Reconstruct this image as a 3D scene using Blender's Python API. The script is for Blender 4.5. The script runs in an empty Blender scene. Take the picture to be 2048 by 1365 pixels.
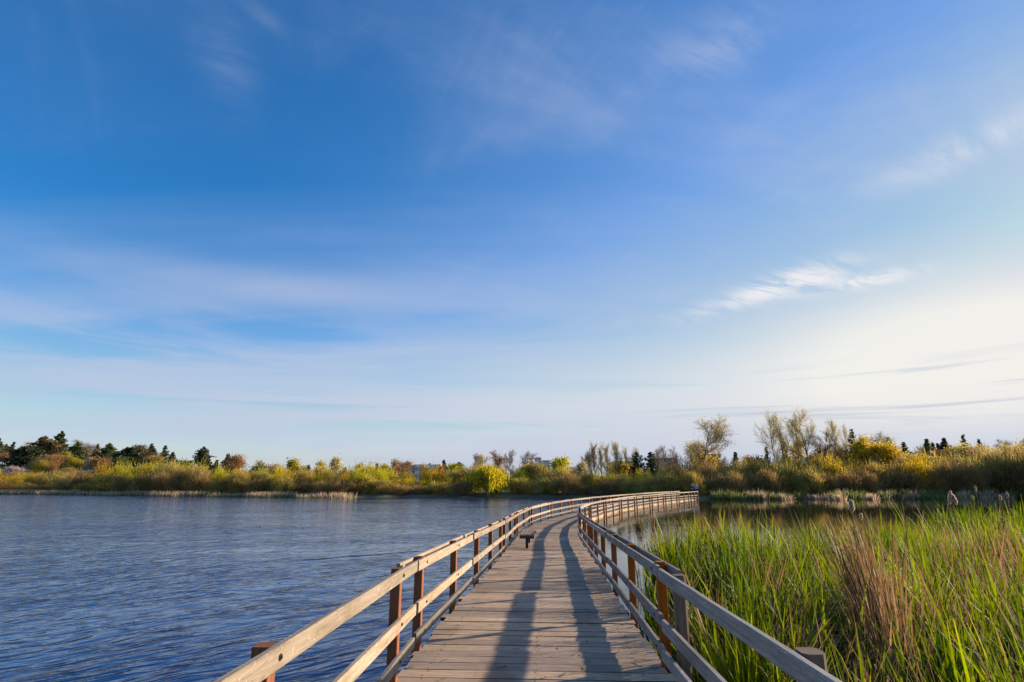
import bpy, math, random
import numpy as np
from mathutils import Vector, Matrix

# ------------------------------------------------------------------ camera, sky, sun, exposure
SC = bpy.context.scene
COL = SC.collection
R = math.radians
EYE = 2.45                       # eye height above the water (z = 0)
F, HZ, CX, CY = 1138.0, 962.0, 1024.0, 682.5
PITCH = math.atan((HZ - CY) / F)
cc, ss = math.cos(PITCH), math.sin(PITCH)

cam_d = bpy.data.cameras.new('camera'); cam = bpy.data.objects.new('camera', cam_d); COL.objects.link(cam)
cam.location = (0, 0, EYE); cam.rotation_euler = (R(90) + PITCH, 0, 0)
cam_d.sensor_width = 36; cam_d.lens = 36 * F / 2048; cam_d.clip_start = 0.1; cam_d.clip_end = 6000
SC.camera = cam

SUN_AZ, SUN_EL = R(64), R(14.2)
sd = bpy.data.lights.new('sun', 'SUN'); so = bpy.data.objects.new('sun', sd); COL.objects.link(so)
sd.energy = 5.0; sd.angle = R(0.8); sd.color = (1.0, 0.80, 0.56)
sv = Vector((math.sin(SUN_AZ) * math.cos(SUN_EL), math.cos(SUN_AZ) * math.cos(SUN_EL), math.sin(SUN_EL)))
so.rotation_euler = sv.to_track_quat('Z', 'Y').to_euler(); so.location = (40, 20, 40)

SC.view_settings.view_transform = 'Standard'; SC.view_settings.look = 'None'
SC.view_settings.gamma = 1; SC.view_settings.exposure = 0.98

class NT:
    """small node-tree writer"""
    def __init__(s, nt): s.t = nt; nt.nodes.clear()
    def n(s, typ, inp=None, **kw):
        nd = s.t.nodes.new(typ)
        for k, v in kw.items(): setattr(nd, k, v)
        for k, v in (inp or {}).items(): s.put(nd.inputs[k], v)
        return nd
    def put(s, sock, v):
        if isinstance(v, bpy.types.NodeSocket): s.t.links.new(v, sock)
        elif isinstance(v, bpy.types.Node): s.t.links.new(v.outputs[0], sock)
        else: sock.default_value = v
    def m(s, op, a, b=None, c=None, clamp=False):
        nd = s.t.nodes.new('ShaderNodeMath'); nd.operation = op; nd.use_clamp = clamp
        for i, v in enumerate((a, b, c)):
            if v is not None: s.put(nd.inputs[i], v)
        return nd.outputs[0]
    def mix(s, f, a, b, blend='MIX'):
        nd = s.t.nodes.new('ShaderNodeMix'); nd.data_type = 'RGBA'; nd.blend_type = blend; nd.clamp_factor = True
        s.put(nd.inputs[0], f)
        for k, v in ((6, a), (7, b)):
            if isinstance(v, tuple) and len(v) == 3: v = v + (1,)
            s.put(nd.inputs[k], v)
        return nd.outputs[2]
    def ss(s, v, a, b, lo=0.0, hi=1.0):
        nd = s.t.nodes.new('ShaderNodeMapRange'); nd.interpolation_type = 'SMOOTHSTEP'
        s.put(nd.inputs[0], v); nd.inputs[1].default_value = a; nd.inputs[2].default_value = b
        nd.inputs[3].default_value = lo; nd.inputs[4].default_value = hi
        return nd.outputs[0]
    def noise(s, vec, scale, detail=4, rough=.55, dist=0.0, lac=2.0):
        return s.n('ShaderNodeTexNoise', {'Vector': vec, 'Scale': scale, 'Detail': detail, 'Roughness': rough, 'Distortion': dist, 'Lacunarity': lac}).outputs[0]
    def mapping(s, vec, loc=(0, 0, 0), rot=(0, 0, 0), scale=(1, 1, 1)):
        return s.n('ShaderNodeMapping', {'Vector': vec, 'Location': loc, 'Rotation': rot, 'Scale': scale}).outputs[0]

def rs_(t, vec, deg, sx, sy, loc=(0, 0, 0)):
    """turn first, then stretch: long features run along direction deg"""
    return t.mapping(t.mapping(vec, rot=(0, 0, R(-deg))), loc=loc, scale=(sx, sy, 1))
def pix_dir(px, py):
    """unit direction of a picture point in world space (used to give clouds and trees their bearing)"""
    u, v = (px - CX) / F, (CY - py) / F
    d = Vector((u, cc - v * ss, ss + v * cc)); return d.normalized()

W = bpy.data.worlds.new('World'); SC.world = W; W.use_nodes = True
t = NT(W.node_tree)
gen = t.n('ShaderNodeTexCoord').outputs['Generated']
sky = t.n('ShaderNodeTexSky', sky_type='NISHITA', sun_disc=False, sun_elevation=SUN_EL, sun_rotation=SUN_AZ,
          altitude=0, air_density=1.0, dust_density=0.35, ozone_density=3.0)
skyc = t.n('ShaderNodeHueSaturation', {'Hue': .506, 'Saturation': 1.42, 'Value': 1.42, 'Color': sky.outputs[0]}).outputs[0]
skyc = t.mix(1.0, skyc, (5.2, 5.2, 5.2), 'DARKEN')
sep = t.n('ShaderNodeSeparateXYZ', {0: gen}).outputs
x, y, z = sep[0], sep[1], sep[2]
zz = t.m('ADD', t.m('MAXIMUM', z, 0.0), 0.12)
px_, py_ = t.m('DIVIDE', x, zz), t.m('DIVIDE', y, zz)
pl = t.n('ShaderNodeCombineXYZ', {0: px_, 1: py_, 2: 0.0}).outputs[0]     # cloud layer seen from below
AZ = t.m('ARCTAN2', x, y); EL = t.m('ARCSINE', z)
def around(px, py, sx, sy, tilt=0.0):
    """soft patch of sky round a bearing, sx and sy in degrees"""
    d = pix_dir(px, py); az0 = math.atan2(d.x, d.y); el0 = math.asin(d.z)
    da, de = t.m('SUBTRACT', AZ, az0), t.m('SUBTRACT', EL, el0)
    de = t.m('SUBTRACT', de, t.m('MULTIPLY', da, tilt))
    a = t.m('DIVIDE', da, R(sx)); b = t.m('DIVIDE', de, R(sy))
    return t.m('EXPONENT', t.m('MULTIPLY', t.m('ADD', t.m('MULTIPLY', a, a), t.m('MULTIPLY', b, b)), -1.0))
right = t.ss(AZ, R(-30), R(42))
# brushed cirrus
c1 = t.noise(t.mapping(pl, rot=(0, 0, R(-55)), scale=(0.9, 1.5, 1)), .8, 8, .55, .5)
c2 = t.noise(rs_(t, pl, 38, .8, 2.6, (3.1, 7.7, 0)), 2.2, 9, .66, .6)
c3 = t.noise(t.mapping(pl, loc=(9.0, 1.2, 0), rot=(0, 0, R(4)), scale=(0.10, .8, 1)), 1.6, 5, .5, .4)
soft = t.m('MULTIPLY', t.ss(c1, .38, .72), t.m('ADD', 0.07, t.m('MULTIPLY', right, 0.30)))
fine = t.m('MULTIPLY', t.m('MULTIPLY', t.ss(c2, .42, .78), t.ss(c1, .42, .62)), t.m('ADD', 0.07, t.m('MULTIPLY', right, 0.13)))
bands = t.m('MULTIPLY', t.ss(c3, .38, .64), t.ss(z, .58, .22, 0, .30))
c5 = t.noise(t.mapping(t.n('ShaderNodeCombineXYZ', {0: AZ, 1: EL, 2: 0.0}).outputs[0], loc=(2, 1, 0), rot=(0, 0, R(-1.5)), scale=(1.6, 15, 1)), 1.0, 7, .58, .6)
lows = t.m('MULTIPLY', t.ss(c5, .40, .60), t.ss(z, .36, .08, 0, .62))
c6 = t.noise(rs_(t, pl, 118, .55, 2.6, (5, 2, 0)), 2.6, 9, .66, .55)
hair = t.m('MULTIPLY', t.m('MULTIPLY', t.ss(c6, .46, .74), t.ss(c1, .35, .60)), t.m('ADD', .05, t.m('MULTIPLY', right, .13)))
hz1 = t.m('MULTIPLY', t.m('POWER', t.m('SUBTRACT', 1.0, t.m('MAXIMUM', z, 0.0)), 7.5), .58)
veil = t.m('ADD', t.m('MULTIPLY', t.ss(z, .95, .05), t.m('MULTIPLY', right, .52)), .045)
g1 = around(1975, 690, 15, 6.0)
g2 = around(1850, 780, 46, 6.6)
sn = t.noise(rs_(t, pl, 24, .8, 2.6), 3.6, 9, .70, .5)
st_a = t.m('MULTIPLY', t.m('ADD', around(1600, 562, 4.2, 1.15, .14), around(1740, 562, 3.6, .62, .02), None, True), t.ss(sn, .36, .60))
st_b = t.m('MULTIPLY', around(1480, 600, 5.5, .9, .22), t.ss(sn, .36, .62))
st_c = t.m('MULTIPLY', around(1950, 290, 6, 1.3, .15), t.ss(c2, .30, .62))
st_d = t.m('MULTIPLY', around(1410, 105, 7, 2.6, .15), t.ss(c2, .32, .66))
st_e = t.m('MULTIPLY', around(540, 570, 16, 1.6, .02), t.ss(c3, .2, .6))
st_f = t.m('MULTIPLY', t.m('ADD', around(530, 38, 2.2, .7, -.2), around(450, 110, 3, 3.2, -.5), None, True), t.ss(c2, .30, .66))
low = t.m('MULTIPLY', around(500, 812, 70, 1.9), .34)
low2 = t.m('MULTIPLY', around(1250, 790, 26, 3.0), .42)
tot = soft
for v, w_ in ((fine, 1), (bands, 1), (lows, 1), (hair, 1), (hz1, 1), (veil, 1), (g1, .93), (g2, .66), (st_e, .38), (st_f, .16), (low, 1), (low2, 1)):
    tot = t.m('SUBTRACT', 1.0, t.m('MULTIPLY', t.m('SUBTRACT', 1.0, tot, None, True), t.m('SUBTRACT', 1.0, t.m('MULTIPLY', v, w_), None, True)))
# grey-blue slits low in the bank
c4 = t.noise(t.mapping(t.n('ShaderNodeCombineXYZ', {0: AZ, 1: EL, 2: 0.0}).outputs[0], loc=(1, 4, 0), rot=(0, 0, R(2)), scale=(2.2, 46, 1)), 1.0, 4, .5, .5)
slit = t.m('MULTIPLY', t.ss(c4, .52, .66), t.m('ADD', around(1000, 830, 60, 2.2), t.m('MULTIPLY', around(1850, 815, 22, 3.0), 1.3), None, True))
tot = t.m('MULTIPLY', tot, t.m('SUBTRACT', 1.0, t.m('MULTIPLY', slit, .50)))
warm = t.m('ADD', g1, t.m('MULTIPLY', g2, .55), None, True)
cloudc = t.mix(warm, (3.50, 3.85, 5.0), (6.0, 5.85, 5.6))
cloudc = t.mix(t.ss(z, .14, .02, 0, .45), cloudc, (3.3, 3.8, 4.7))
final = t.mix(tot, skyc, cloudc)
final = t.mix(t.m('MULTIPLY', slit, t.ss(AZ, R(-45), R(30), .25, .55)), final, (3.0, 3.3, 4.3))
white = t.m('ADD', t.m('ADD', t.m('MULTIPLY', st_a, 1.15), t.m('MULTIPLY', st_b, .55)), t.m('ADD', t.m('MULTIPLY', st_c, .55), t.m('MULTIPLY', st_d, .26)), None, True)
final = t.mix(white, final, (5.6, 5.6, 5.8))
bg = t.n('ShaderNodeBackground', {'Color': final, 'Strength': 0.076})
t.n('ShaderNodeOutputWorld', {'Surface': bg.outputs[0]})

# ------------------------------------------------------------------ small helpers
def inv(px, py, h):
    q = (py - CY) / F
    Y = h * (cc + q * ss) / (q * cc - ss)
    return ((px - CX) * (Y * cc - h * ss) / F, Y)
def at(px, py, Y):
    """world point on picture ray (px, py) at forward distance Y"""
    q = (py - CY) / F
    h = Y * (q * cc - ss) / (cc + q * ss)
    return Vector(((px - CX) * (Y * cc - h * ss) / F, Y, EYE - h))
def interp(x, pts): return float(np.interp(x, [p[0] for p in pts], [p[1] for p in pts]))

def tag(o, label=None, cat=None, group=None, kind=None):
    if label: o['label'] = label
    if cat: o['category'] = cat
    if group: o['group'] = group
    if kind: o['kind'] = kind
    return o
def empty(name, loc=(0, 0, 0)):
    o = bpy.data.objects.new(name, None); o.location = loc; o.empty_display_size = .2; COL.objects.link(o); return o
def link(name, me, parent=None, loc=None):
    o = bpy.data.objects.new(name, me); COL.objects.link(o)
    if parent: o.parent = parent
    if loc is not None: o.location = loc
    return o
def copy_tree(o, parent=None):
    c = o.copy(); COL.objects.link(c); c.parent = parent
    for ch in o.children: copy_tree(ch, c)
    return c
def npmesh(name, V, Fc, mats, mi=None, uv=None, tint=None, smooth=False):
    """V (n,3); Fc (m,k) faces of equal size or list of such arrays"""
    me = bpy.data.meshes.new(name)
    V = np.asarray(V, np.float32)
    Fs = Fc if isinstance(Fc, list) else [Fc]
    Fs = [f for f in Fs if len(f)]
    loops = np.concatenate([f.ravel() for f in Fs]).astype(np.int32)
    tots = np.concatenate([np.full(len(f), f.shape[1], np.int32) for f in Fs])
    starts = np.concatenate([[0], np.cumsum(tots)[:-1]]).astype(np.int32)
    me.vertices.add(len(V)); me.vertices.foreach_set('co', V.ravel())
    me.loops.add(len(loops)); me.loops.foreach_set('vertex_index', loops)
    me.polygons.add(len(tots)); me.polygons.foreach_set('loop_start', starts); me.polygons.foreach_set('loop_total', tots)
    for m_ in (mats if isinstance(mats, (list, tuple)) else [mats]): me.materials.append(m_)
    if mi is not None: me.polygons.foreach_set('material_index', np.asarray(mi, np.int32))
    if uv is not None:
        l = me.uv_layers.new(name='UVMap'); l.data.foreach_set('uv', np.asarray(uv, np.float32).ravel())
    if tint is not None:                                  # own colour variation, one value per vertex
        a = me.attributes.new('tint', 'FLOAT', 'POINT'); a.data.foreach_set('value', np.asarray(tint, np.float32))
    me.update(calc_edges=True)
    me.polygons.foreach_set('use_smooth', np.full(len(tots), smooth))
    me.validate()
    return me

class MB:
    """collects boards and boxes with grain-aligned UVs and a per-piece tint, builds ONE mesh"""
    def __init__(s, seed=0): s.V = []; s.F = []; s.UV = []; s.T = []; s.M = []; s.r = random.Random(seed)
    def hexa(s, c8, L, mi=0, tint=None, uvw=(.1, .1)):
        """c8: 4 corners at start, 4 at end (same order, ring); L length along grain"""
        b = len(s.V); s.V += [tuple(v) for v in c8]
        tt = s.r.random() if tint is None else tint
        s.T += [tt] * 8
        ou, ov = s.r.random() * 50, s.r.random() * 50
        for k in range(4):
            k2 = (k + 1) % 4
            s.F.append((b + k, b + k2, b + 4 + k2, b + 4 + k)); w = uvw[k % 2]
            s.UV += [(ou, ov + k * .37), (ou, ov + k * .37 + w), (ou + L, ov + k * .37 + w), (ou + L, ov + k * .37)]
            s.M.append(mi)
        s.F.append((b + 3, b + 2, b + 1, b)); s.UV += [(ou, ov), (ou, ov + .1), (ou + .02, ov + .1), (ou + .02, ov)]; s.M.append(mi)
        s.F.append((b + 4, b + 5, b + 6, b + 7)); s.UV += [(ou, ov), (ou, ov + .1), (ou + .02, ov + .1), (ou + .02, ov)]; s.M.append(mi)
    def beam(s, a, b, w, h, up=(0, 0, 1), mi=0, tint=None, wob=0.0, n=1, bev=0.0):
        """board from a to b, w across, h along up; n pieces lengthways for slight warp"""
        a, b = Vector(a), Vector(b); d = (b - a); L = d.length; d.normalize(); up = Vector(up)
        side = d.cross(up).normalized(); up = side.cross(d).normalized()
        tt = s.r.random() if tint is None else tint
        ou, ov = s.r.random() * 50, s.r.random() * 50
        if bev > 0:
            hw, hh = w / 2, h / 2
            prof = [(-hw, -hh + bev), (-hw + bev, -hh), (hw - bev, -hh), (hw, -hh + bev), (hw, hh - bev), (hw - bev, hh), (-hw + bev, hh), (-hw, hh - bev)]
        else:
            prof = [(-w / 2, -h / 2), (w / 2, -h / 2), (w / 2, h / 2), (-w / 2, h / 2)]
        k = len(prof); base = len(s.V)
        per = [0.0]
        for i in range(k):
            p, q = prof[i], prof[(i + 1) % k]; per.append(per[-1] + math.hypot(p[0] - q[0], p[1] - q[1]))
        for i in range(n + 1):
            f = i / n
            ox, oz = (s.r.uniform(-wob, wob), s.r.uniform(-wob, wob)) if 0 < i < n else (0, 0)
            c = a + d * (L * f) + side * ox + up * oz
            for (u, v) in prof: s.V.append(tuple(c + side * u + up * v)); s.T.append(tt)
        for i in range(n):
            for j in range(k):
                j2 = (j + 1) % k; o = base + i * k
                s.F.append((o + j, o + k + j, o + k + j2, o + j2)); s.M.append(mi)
                u0, u1 = ou + L * i / n, ou + L * (i + 1) / n
                s.UV += [(u0, ov + per[j]), (u1, ov + per[j]), (u1, ov + per[j + 1]), (u0, ov + per[j + 1])]
        o = base
        s.F.append(tuple(o + j for j in range(k))); s.UV += [(ou + prof[j][0] * .3, ov + prof[j][1]) for j in range(k)]; s.M.append(mi)
        o = base + n * k
        s.F.append(tuple(o + k - 1 - j for j in range(k))); s.UV += [(ou + prof[j][0] * .3, ov + prof[j][1]) for j in reversed(range(k))]; s.M.append(mi)
    def disc(s, c, nrm, r, th, mi=1, k=8):
        c, nrm = Vector(c), Vector(nrm).normalized(); a = nrm.orthogonal().normalized(); b = nrm.cross(a)
        base = len(s.V)
        for e in (0, th):
            for i in range(k):
                an = 2 * math.pi * i / k; s.V.append(tuple(c + nrm * e + (a * math.cos(an) + b * math.sin(an)) * r)); s.T.append(.5)
        for i in range(k):
            j = (i + 1) % k; s.F.append((base + i, base + j, base + k + j, base + k + i)); s.M.append(mi); s.UV += [(0, 0)] * 4
        s.F.append(tuple(base + k + i for i in range(k))); s.M.append(mi); s.UV += [(0, 0)] * k
    def build(s, name, mats, parent=None, smooth=False):
        me = bpy.data.meshes.new(name); me.from_pydata(s.V, [], s.F)
        for m_ in (mats if isinstance(mats, (list, tuple)) else [mats]): me.materials.append(m_)
        me.polygons.foreach_set('material_index', s.M)
        l = me.uv_layers.new(name='UVMap'); l.data.foreach_set('uv', [c for uv in s.UV for c in uv])
        a = me.attributes.new('tint', 'FLOAT', 'POINT'); a.data.foreach_set('value', s.T)
        me.update()
        return link(name, me, parent)

# ------------------------------------------------------------------ materials
def new_mat(name):
    m = bpy.data.materials.new(name); m.use_nodes = True; return m, NT(m.node_tree)
def out(t, surf, disp=None):
    o = t.n('ShaderNodeOutputMaterial'); t.put(o.inputs[0], surf)
    return o
def wood(name, dark, mid, light, rough=.8, grain=1.0, lichen=0.0, stain=None, bump=.35):
    m, t = new_mat(name)
    uv = t.n('ShaderNodeTexCoord').outputs['UV']
    tint = t.n('ShaderNodeAttribute', attribute_name='tint').outputs['Fac']
    g1 = t.noise(t.mapping(uv, scale=(1.6, 42, 1)), 1.0, 6, .62, .35)
    g2 = t.noise(t.mapping(uv, scale=(5, 170, 1)), 1.0, 4, .6)
    bl = t.noise(t.mapping(uv, loc=(3, 9, 0), scale=(1.3, 4.5, 1)), 1.0, 5, .6, .4)
    fac = t.m('ADD', t.m('MULTIPLY', g1, .6), t.m('MULTIPLY', g2, .4))
    c = t.mix(t.ss(fac, .30, .50), dark, mid)
    c = t.mix(t.ss(fac, .48, .70), c, light)
    c = t.mix(t.ss(bl, .52, .75, 0, .55), c, tuple(v * .62 for v in mid))
    c = t.mix(t.ss(bl, .45, .25, 0, .45), c, tuple(min(1, v * 1.12) for v in light))
    c = t.mix(t.m('MULTIPLY', t.ss(g2, .57, .66), .75), c, tuple(v * .45 for v in dark))       # checks and cracks
    kn = t.n('ShaderNodeTexVoronoi', {'Vector': t.mapping(uv, loc=(7, 2, 0), scale=(1.7, 5.5, 1)), 'Scale': 1.0}).outputs['Distance']
    c = t.mix(t.ss(kn, .10, .04, 0, .85), c, tuple(v * .35 for v in dark))                      # knots
    if lichen:
        ln = t.noise(t.n('ShaderNodeTexCoord').outputs['Object'], 34, 5, .7)
        ln2 = t.noise(t.n('ShaderNodeTexCoord').outputs['Object'], 1.6, 3, .5)
        c = t.mix(t.m('MULTIPLY', t.ss(ln, .58, .68, 0, lichen), t.ss(ln2, .42, .6)), c, (.60, .60, .50))
    if stain:
        sn = t.noise(t.n('ShaderNodeTexCoord').outputs['Object'], .9, 5, .6, .6)
        c = t.mix(t.ss(sn, .50, .72, 0, .6), c, stain)
    v = t.m('ADD', .64, t.m('MULTIPLY', tint, .70))
    c = t.n('ShaderNodeHueSaturation', {'Color': c, 'Value': v, 'Saturation': t.m('ADD', .85, t.m('MULTIPLY', tint, .3))}).outputs[0]
    b = t.n('ShaderNodeBump', {'Strength': bump, 'Distance': .006, 'Height': fac})
    p = t.n('ShaderNodeBsdfPrincipled', {'Base Color': c, 'Roughness': rough, 'Normal': b.outputs[0], 'Specular IOR Level': .25})
    out(t, p.outputs[0]); return m
M_RAIL = wood('weathered_rail_wood', (.11, .085, .06), (.30, .24, .18), (.47, .395, .315), lichen=.9, stain=(.17, .125, .085), bump=.7)
M_RAILSH = wood('shade_grey_rail_wood', (.10, .09, .08), (.27, .25, .23), (.44, .42, .39), lichen=.6, stain=(.14, .11, .085))  # greyer copy of the rail wood, marsh-side shade put into its colour
M_LOWSH = wood('shaded_low_rail_wood', (.07, .06, .05), (.18, .16, .14), (.31, .28, .24), lichen=.4)  # darker copy of the rail wood, shade on the lower lake rails painted in
M_DECK = wood('deck_plank_wood', (.12, .08, .05), (.385, .285, .205), (.61, .49, .38), stain=(.15, .10, .06), bump=.8)
M_POST = wood('red_cedar_post_wood', (.10, .030, .009), (.30, .085, .018), (.44, .145, .032), rough=.7)
M_PILE = wood('old_pile_wood', (.08, .055, .035), (.18, .13, .09), (.30, .23, .17))
M_FASC = wood('edge_beam_wood', (.22, .15, .09), (.44, .32, .21), (.60, .47, .33))
M_UNDER = wood('dark_joist_and_gap_shade_wood', (.03, .022, .016), (.07, .05, .036), (.12, .09, .065))
M_SLAT = wood('bench_slat_wood', (.10, .065, .05), (.22, .16, .13), (.34, .27, .23))

def flat(name, col, rough=.7, var=.15, scale=3.0, metal=0.0, spec=.4):
    m, t = new_mat(name)
    n = t.noise(t.n('ShaderNodeTexCoord').outputs['Object'], scale, 5, .6)
    c = t.mix(t.ss(n, .3, .7), tuple(v * (1 - var) for v in col), tuple(min(1, v * (1 + var)) for v in col))
    p = t.n('ShaderNodeBsdfPrincipled', {'Base Color': c, 'Roughness': rough, 'Metallic': metal, 'Specular IOR Level': spec})
    out(t, p.outputs[0]); return m
M_BOLT = flat('dull_bolt_steel', (.06, .045, .035), .5, .3, 40, .6)
M_MUD = flat('marsh_mud', (.045, .036, .022), .9, .4, 1.5)

def leafy(name, a, b, trans=.35, rough=.55, objvar=.25, scale=.45, spec=.25, gloss=False):
    """leaf colour varies leaf by leaf (tint), clump by clump (noise) and plant by plant"""
    m, t = new_mat(name)
    tint = t.n('ShaderNodeAttribute', attribute_name='tint').outputs['Fac']
    oi = t.n('ShaderNodeObjectInfo').outputs['Random']
    n = t.noise(t.n('ShaderNodeTexCoord').outputs['Object'], scale, 3, .6)
    f = t.m('ADD', t.m('MULTIPLY', tint, .65), t.m('MULTIPLY', t.ss(n, .35, .65), .35))
    c = t.mix(f, a, b)
    c = t.n('ShaderNodeHueSaturation', {'Color': c, 'Value': t.m('ADD', 1 - objvar / 2, t.m('MULTIPLY', oi, objvar)), 'Hue': t.m('ADD', .5 - .012, t.m('MULTIPLY', oi, .024))}).outputs[0]
    d = t.n('ShaderNodeBsdfPrincipled', {'Base Color': c, 'Roughness': rough, 'Specular IOR Level': spec})
    tr = t.n('ShaderNodeBsdfTranslucent', {'Color': t.n('ShaderNodeHueSaturation', {'Color': c, 'Saturation': 1.1, 'Value': 1.5}).outputs[0]})
    mx = t.n('ShaderNodeMixShader', {0: trans, 1: d.outputs[0], 2: tr.outputs[0]})
    out(t, mx.outputs[0]); return m
M_BARK = flat('grey_brown_bark', (.13, .10, .075), .9, .35, 6)
M_BARKP = flat('pale_poplar_bark', (.24, .20, .15), .9, .3, 4)
M_TWIGB = leafy('brown_twigs', (.26, .145, .065), (.50, .30, .145), 0.3)
M_TWIGG = leafy('grey_twigs', (0.195, 0.156, 0.143), (0.351, 0.286, 0.260), 0.3)
M_OLIVE = leafy('olive_buds', (0.226, 0.173, 0.053), (0.570, 0.466, 0.127), 0.42)
M_BROLIVE = leafy('brown_olive_scrub', (0.187, 0.125, 0.056), (0.484, 0.343, 0.133), 0.4)
M_YGREEN = leafy('yellow_green_leaves', (.25, .225, .028), (.56, .50, .060), 0.5)
M_YELLOW = leafy('golden_willow_leaves', (.30, .215, .025), (.58, .44, .055), 0.5)
M_WEEP = leafy('weeping_willow_leaves', (0.264, 0.231, 0.017), (0.605, 0.517, 0.039), 0.5)
M_BUFF = leafy('buff_buds', (.30, .25, .12), (.62, .55, .28), 0.45)
M_DKCON = leafy('dark_conifer_needles', (.030, .042, .022), (.090, .105, .048), 0.2, objvar=.4)
M_GRCON = leafy('green_conifer_needles', (0.055, 0.077, 0.026), (0.155, 0.173, 0.055), 0.2, objvar=.4)
M_BRCON = leafy('olive_brown_conifer_needles', (0.075, 0.061, 0.027), (0.203, 0.152, 0.057), 0.2, objvar=.3)
M_RED = leafy('red_plum_leaves', (.13, .02, .014), (.30, .05, .03), .3)
M_DKGREEN = leafy('dark_broadleaf', (0.039, 0.058, 0.016), (0.117, 0.143, 0.039), 0.3)
M_BLOSSOM = leafy('pale_blossom', (.35, .27, .25), (.62, .52, .50), .3)

M_DRYBIT = leafy('litter_bits', (.04, .025, .012), (.30, .24, .08), .1)
def reed_mat(name, a, b, tip, trans):
    m, t = new_mat(name)
    uv = t.n('ShaderNodeTexCoord').outputs['UV']
    v = t.n('ShaderNodeSeparateXYZ', {0: uv}).outputs[1]
    tint = t.n('ShaderNodeAttribute', attribute_name='tint').outputs['Fac']
    c = t.mix(tint, a, b)
    c = t.mix(t.m('MULTIPLY', t.ss(v, .90, 1.0, 0, .9), t.ss(tint, .55, .8)), c, tip)           # withered leaf tips
    d = t.n('ShaderNodeBsdfPrincipled', {'Base Color': c, 'Roughness': .6, 'Specular IOR Level': .16})
    tr = t.n('ShaderNodeBsdfTranslucent', {'Color': t.n('ShaderNodeHueSaturation', {'Color': c, 'Saturation': 1.08, 'Value': 1.7}).outputs[0]})
    out(t, t.n('ShaderNodeMixShader', {0: trans, 1: d.outputs[0], 2: tr.outputs[0]}).outputs[0]); return m
M_REED = reed_mat('green_cattail_leaves', (.018, .052, .004), (.215, .262, .010), (.44, .32, .06), .43)
M_DRY = reed_mat('dead_cattail_leaves', (.10, .055, .024), (.40, .255, .125), (.40, .26, .14), .25)
M_HEAD = flat('brown_cattail_head', (.13, .06, .025), .95, .3, 60)
M_FLUFF = leafy('cattail_seed_fluff', (0.468, 0.383, 0.289), (0.680, 0.595, 0.493), 0.4, rough=.9)

# water: dark body, real reflection, wind ripples as bump
def water_mat(name, strength, calm, body, sc=1.0):
    m, t = new_mat(name)
    co = t.n('ShaderNodeTexCoord').outputs['Object']
    wp = t.noise(co, .16, 3, .5)
    warp = t.n('ShaderNodeVectorMath', {0: co, 1: t.n('ShaderNodeCombineXYZ', {0: t.m('MULTIPLY', wp, 3.0), 1: t.m('MULTIPLY', wp, -2.0)}).outputs[0]}, operation='ADD').outputs[0]
    # crests run up to the right, nearly along the view
    a = t.noise(rs_(t, warp, 42, 1.05 * sc, 3.2 * sc), 1.0, 2, .45, .25)
    b = t.noise(rs_(t, warp, 25, 2.3 * sc, 6.2 * sc, (5, 3, 0)), 1.0, 3, .5, .3)
    c = t.noise(rs_(t, co, 75, 2.5, 6, (1, 8, 0)), 1.6, 3, .55)
    gust = t.noise(t.mapping(co, rot=(0, 0, R(-20)), scale=(.035, .09, 1)), 1.0, 4, .55)
    h = t.m('ADD', t.m('MULTIPLY', a, .80), t.m('ADD', t.m('MULTIPLY', b, .16), t.m('MULTIPLY', c, .03)))
    h = t.m('MULTIPLY', h, t.ss(gust, .30, .62, calm, 1.0))
    bm = t.n('ShaderNodeBump', {'Strength': 1.0, 'Distance': strength, 'Height': h})
    p = t.n('ShaderNodeBsdfPrincipled', {'Base Color': body, 'Roughness': .08 if strength > .05 else .03, 'IOR': 1.333, 'Specular IOR Level': .5, 'Normal': bm.outputs[0]})
    out(t, p.outputs[0]); return m
M_LAKE = water_mat('rippled_lake_water', .085, .45, (.004, .036, .14, 1), 1.0)
M_POND = water_mat('sheltered_pond_water', .006, .3, (.020, .016, .008, 1), 1.4)

# ------------------------------------------------------------------ ground, shore and water
SHORE = [(-180, 45), (-150, 60), (-120, 100), (-90, 150), (-60, 172), (-42, 151), (-36, 131), (-29.9, 114), (-22, 100), (-15.4, 91), (-6, 89), (3.7, 89),
         (12, 86), (14.5, 84.5), (16.8, 81.8), (19, 86), (21, 88.5), (25, 92), (29.8, 95), (36, 106), (41, 116), (60, 110), (90, 80), (120, 60), (150, 50), (180, 45)]
HILL = [(-180, 3), (-90, 6), (-42, 7), (-34, 6.5), (-27, 3), (-20, 1.6), (-5, 1.2), (10, 1.2), (25, 1.6), (33, 3.4), (45, 5), (90, 4), (180, 3)]
def shore_r(az):
    return interp(az, SHORE) + 1.1 * math.sin(az * 1.7) + .7 * math.sin(az * 4.3 + 1)
def sm(v): v = max(0.0, min(1.0, v)); return v * v * (3 - 2 * v)
def ground(X, Y):
    az = math.degrees(math.atan2(X, Y)); d = math.hypot(X, Y) - shore_r(az)
    if d < 0: return -.9 + .9 * math.exp(d / 1.0)
    return .05 + .35 * sm(d / 3) + interp(az, HILL) * sm((d - 10) / 70) + 2.0 * sm((d - 100) / 400)
def shoreY(px, extra=0.0):
    az = math.atan2((px - CX) / F * 1.03, 1.0)
    r = shore_r(math.degrees(az)) + extra
    return r * math.cos(az)

M_GRND, t = new_mat('lakeside_ground')
co = t.n('ShaderNodeTexCoord').outputs['Object']
c = t.mix(t.ss(t.noise(co, .35, 6, .65), .35, .65), (.085, .070, .032), (.12, .13, .035))
c = t.mix(t.ss(t.noise(co, 3.0, 5, .6), .45, .7, 0, .6), c, (.13, .10, .055))
out(t, t.n('ShaderNodeBsdfPrincipled', {'Base Color': c, 'Roughness': .95}).outputs[0])

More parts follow.
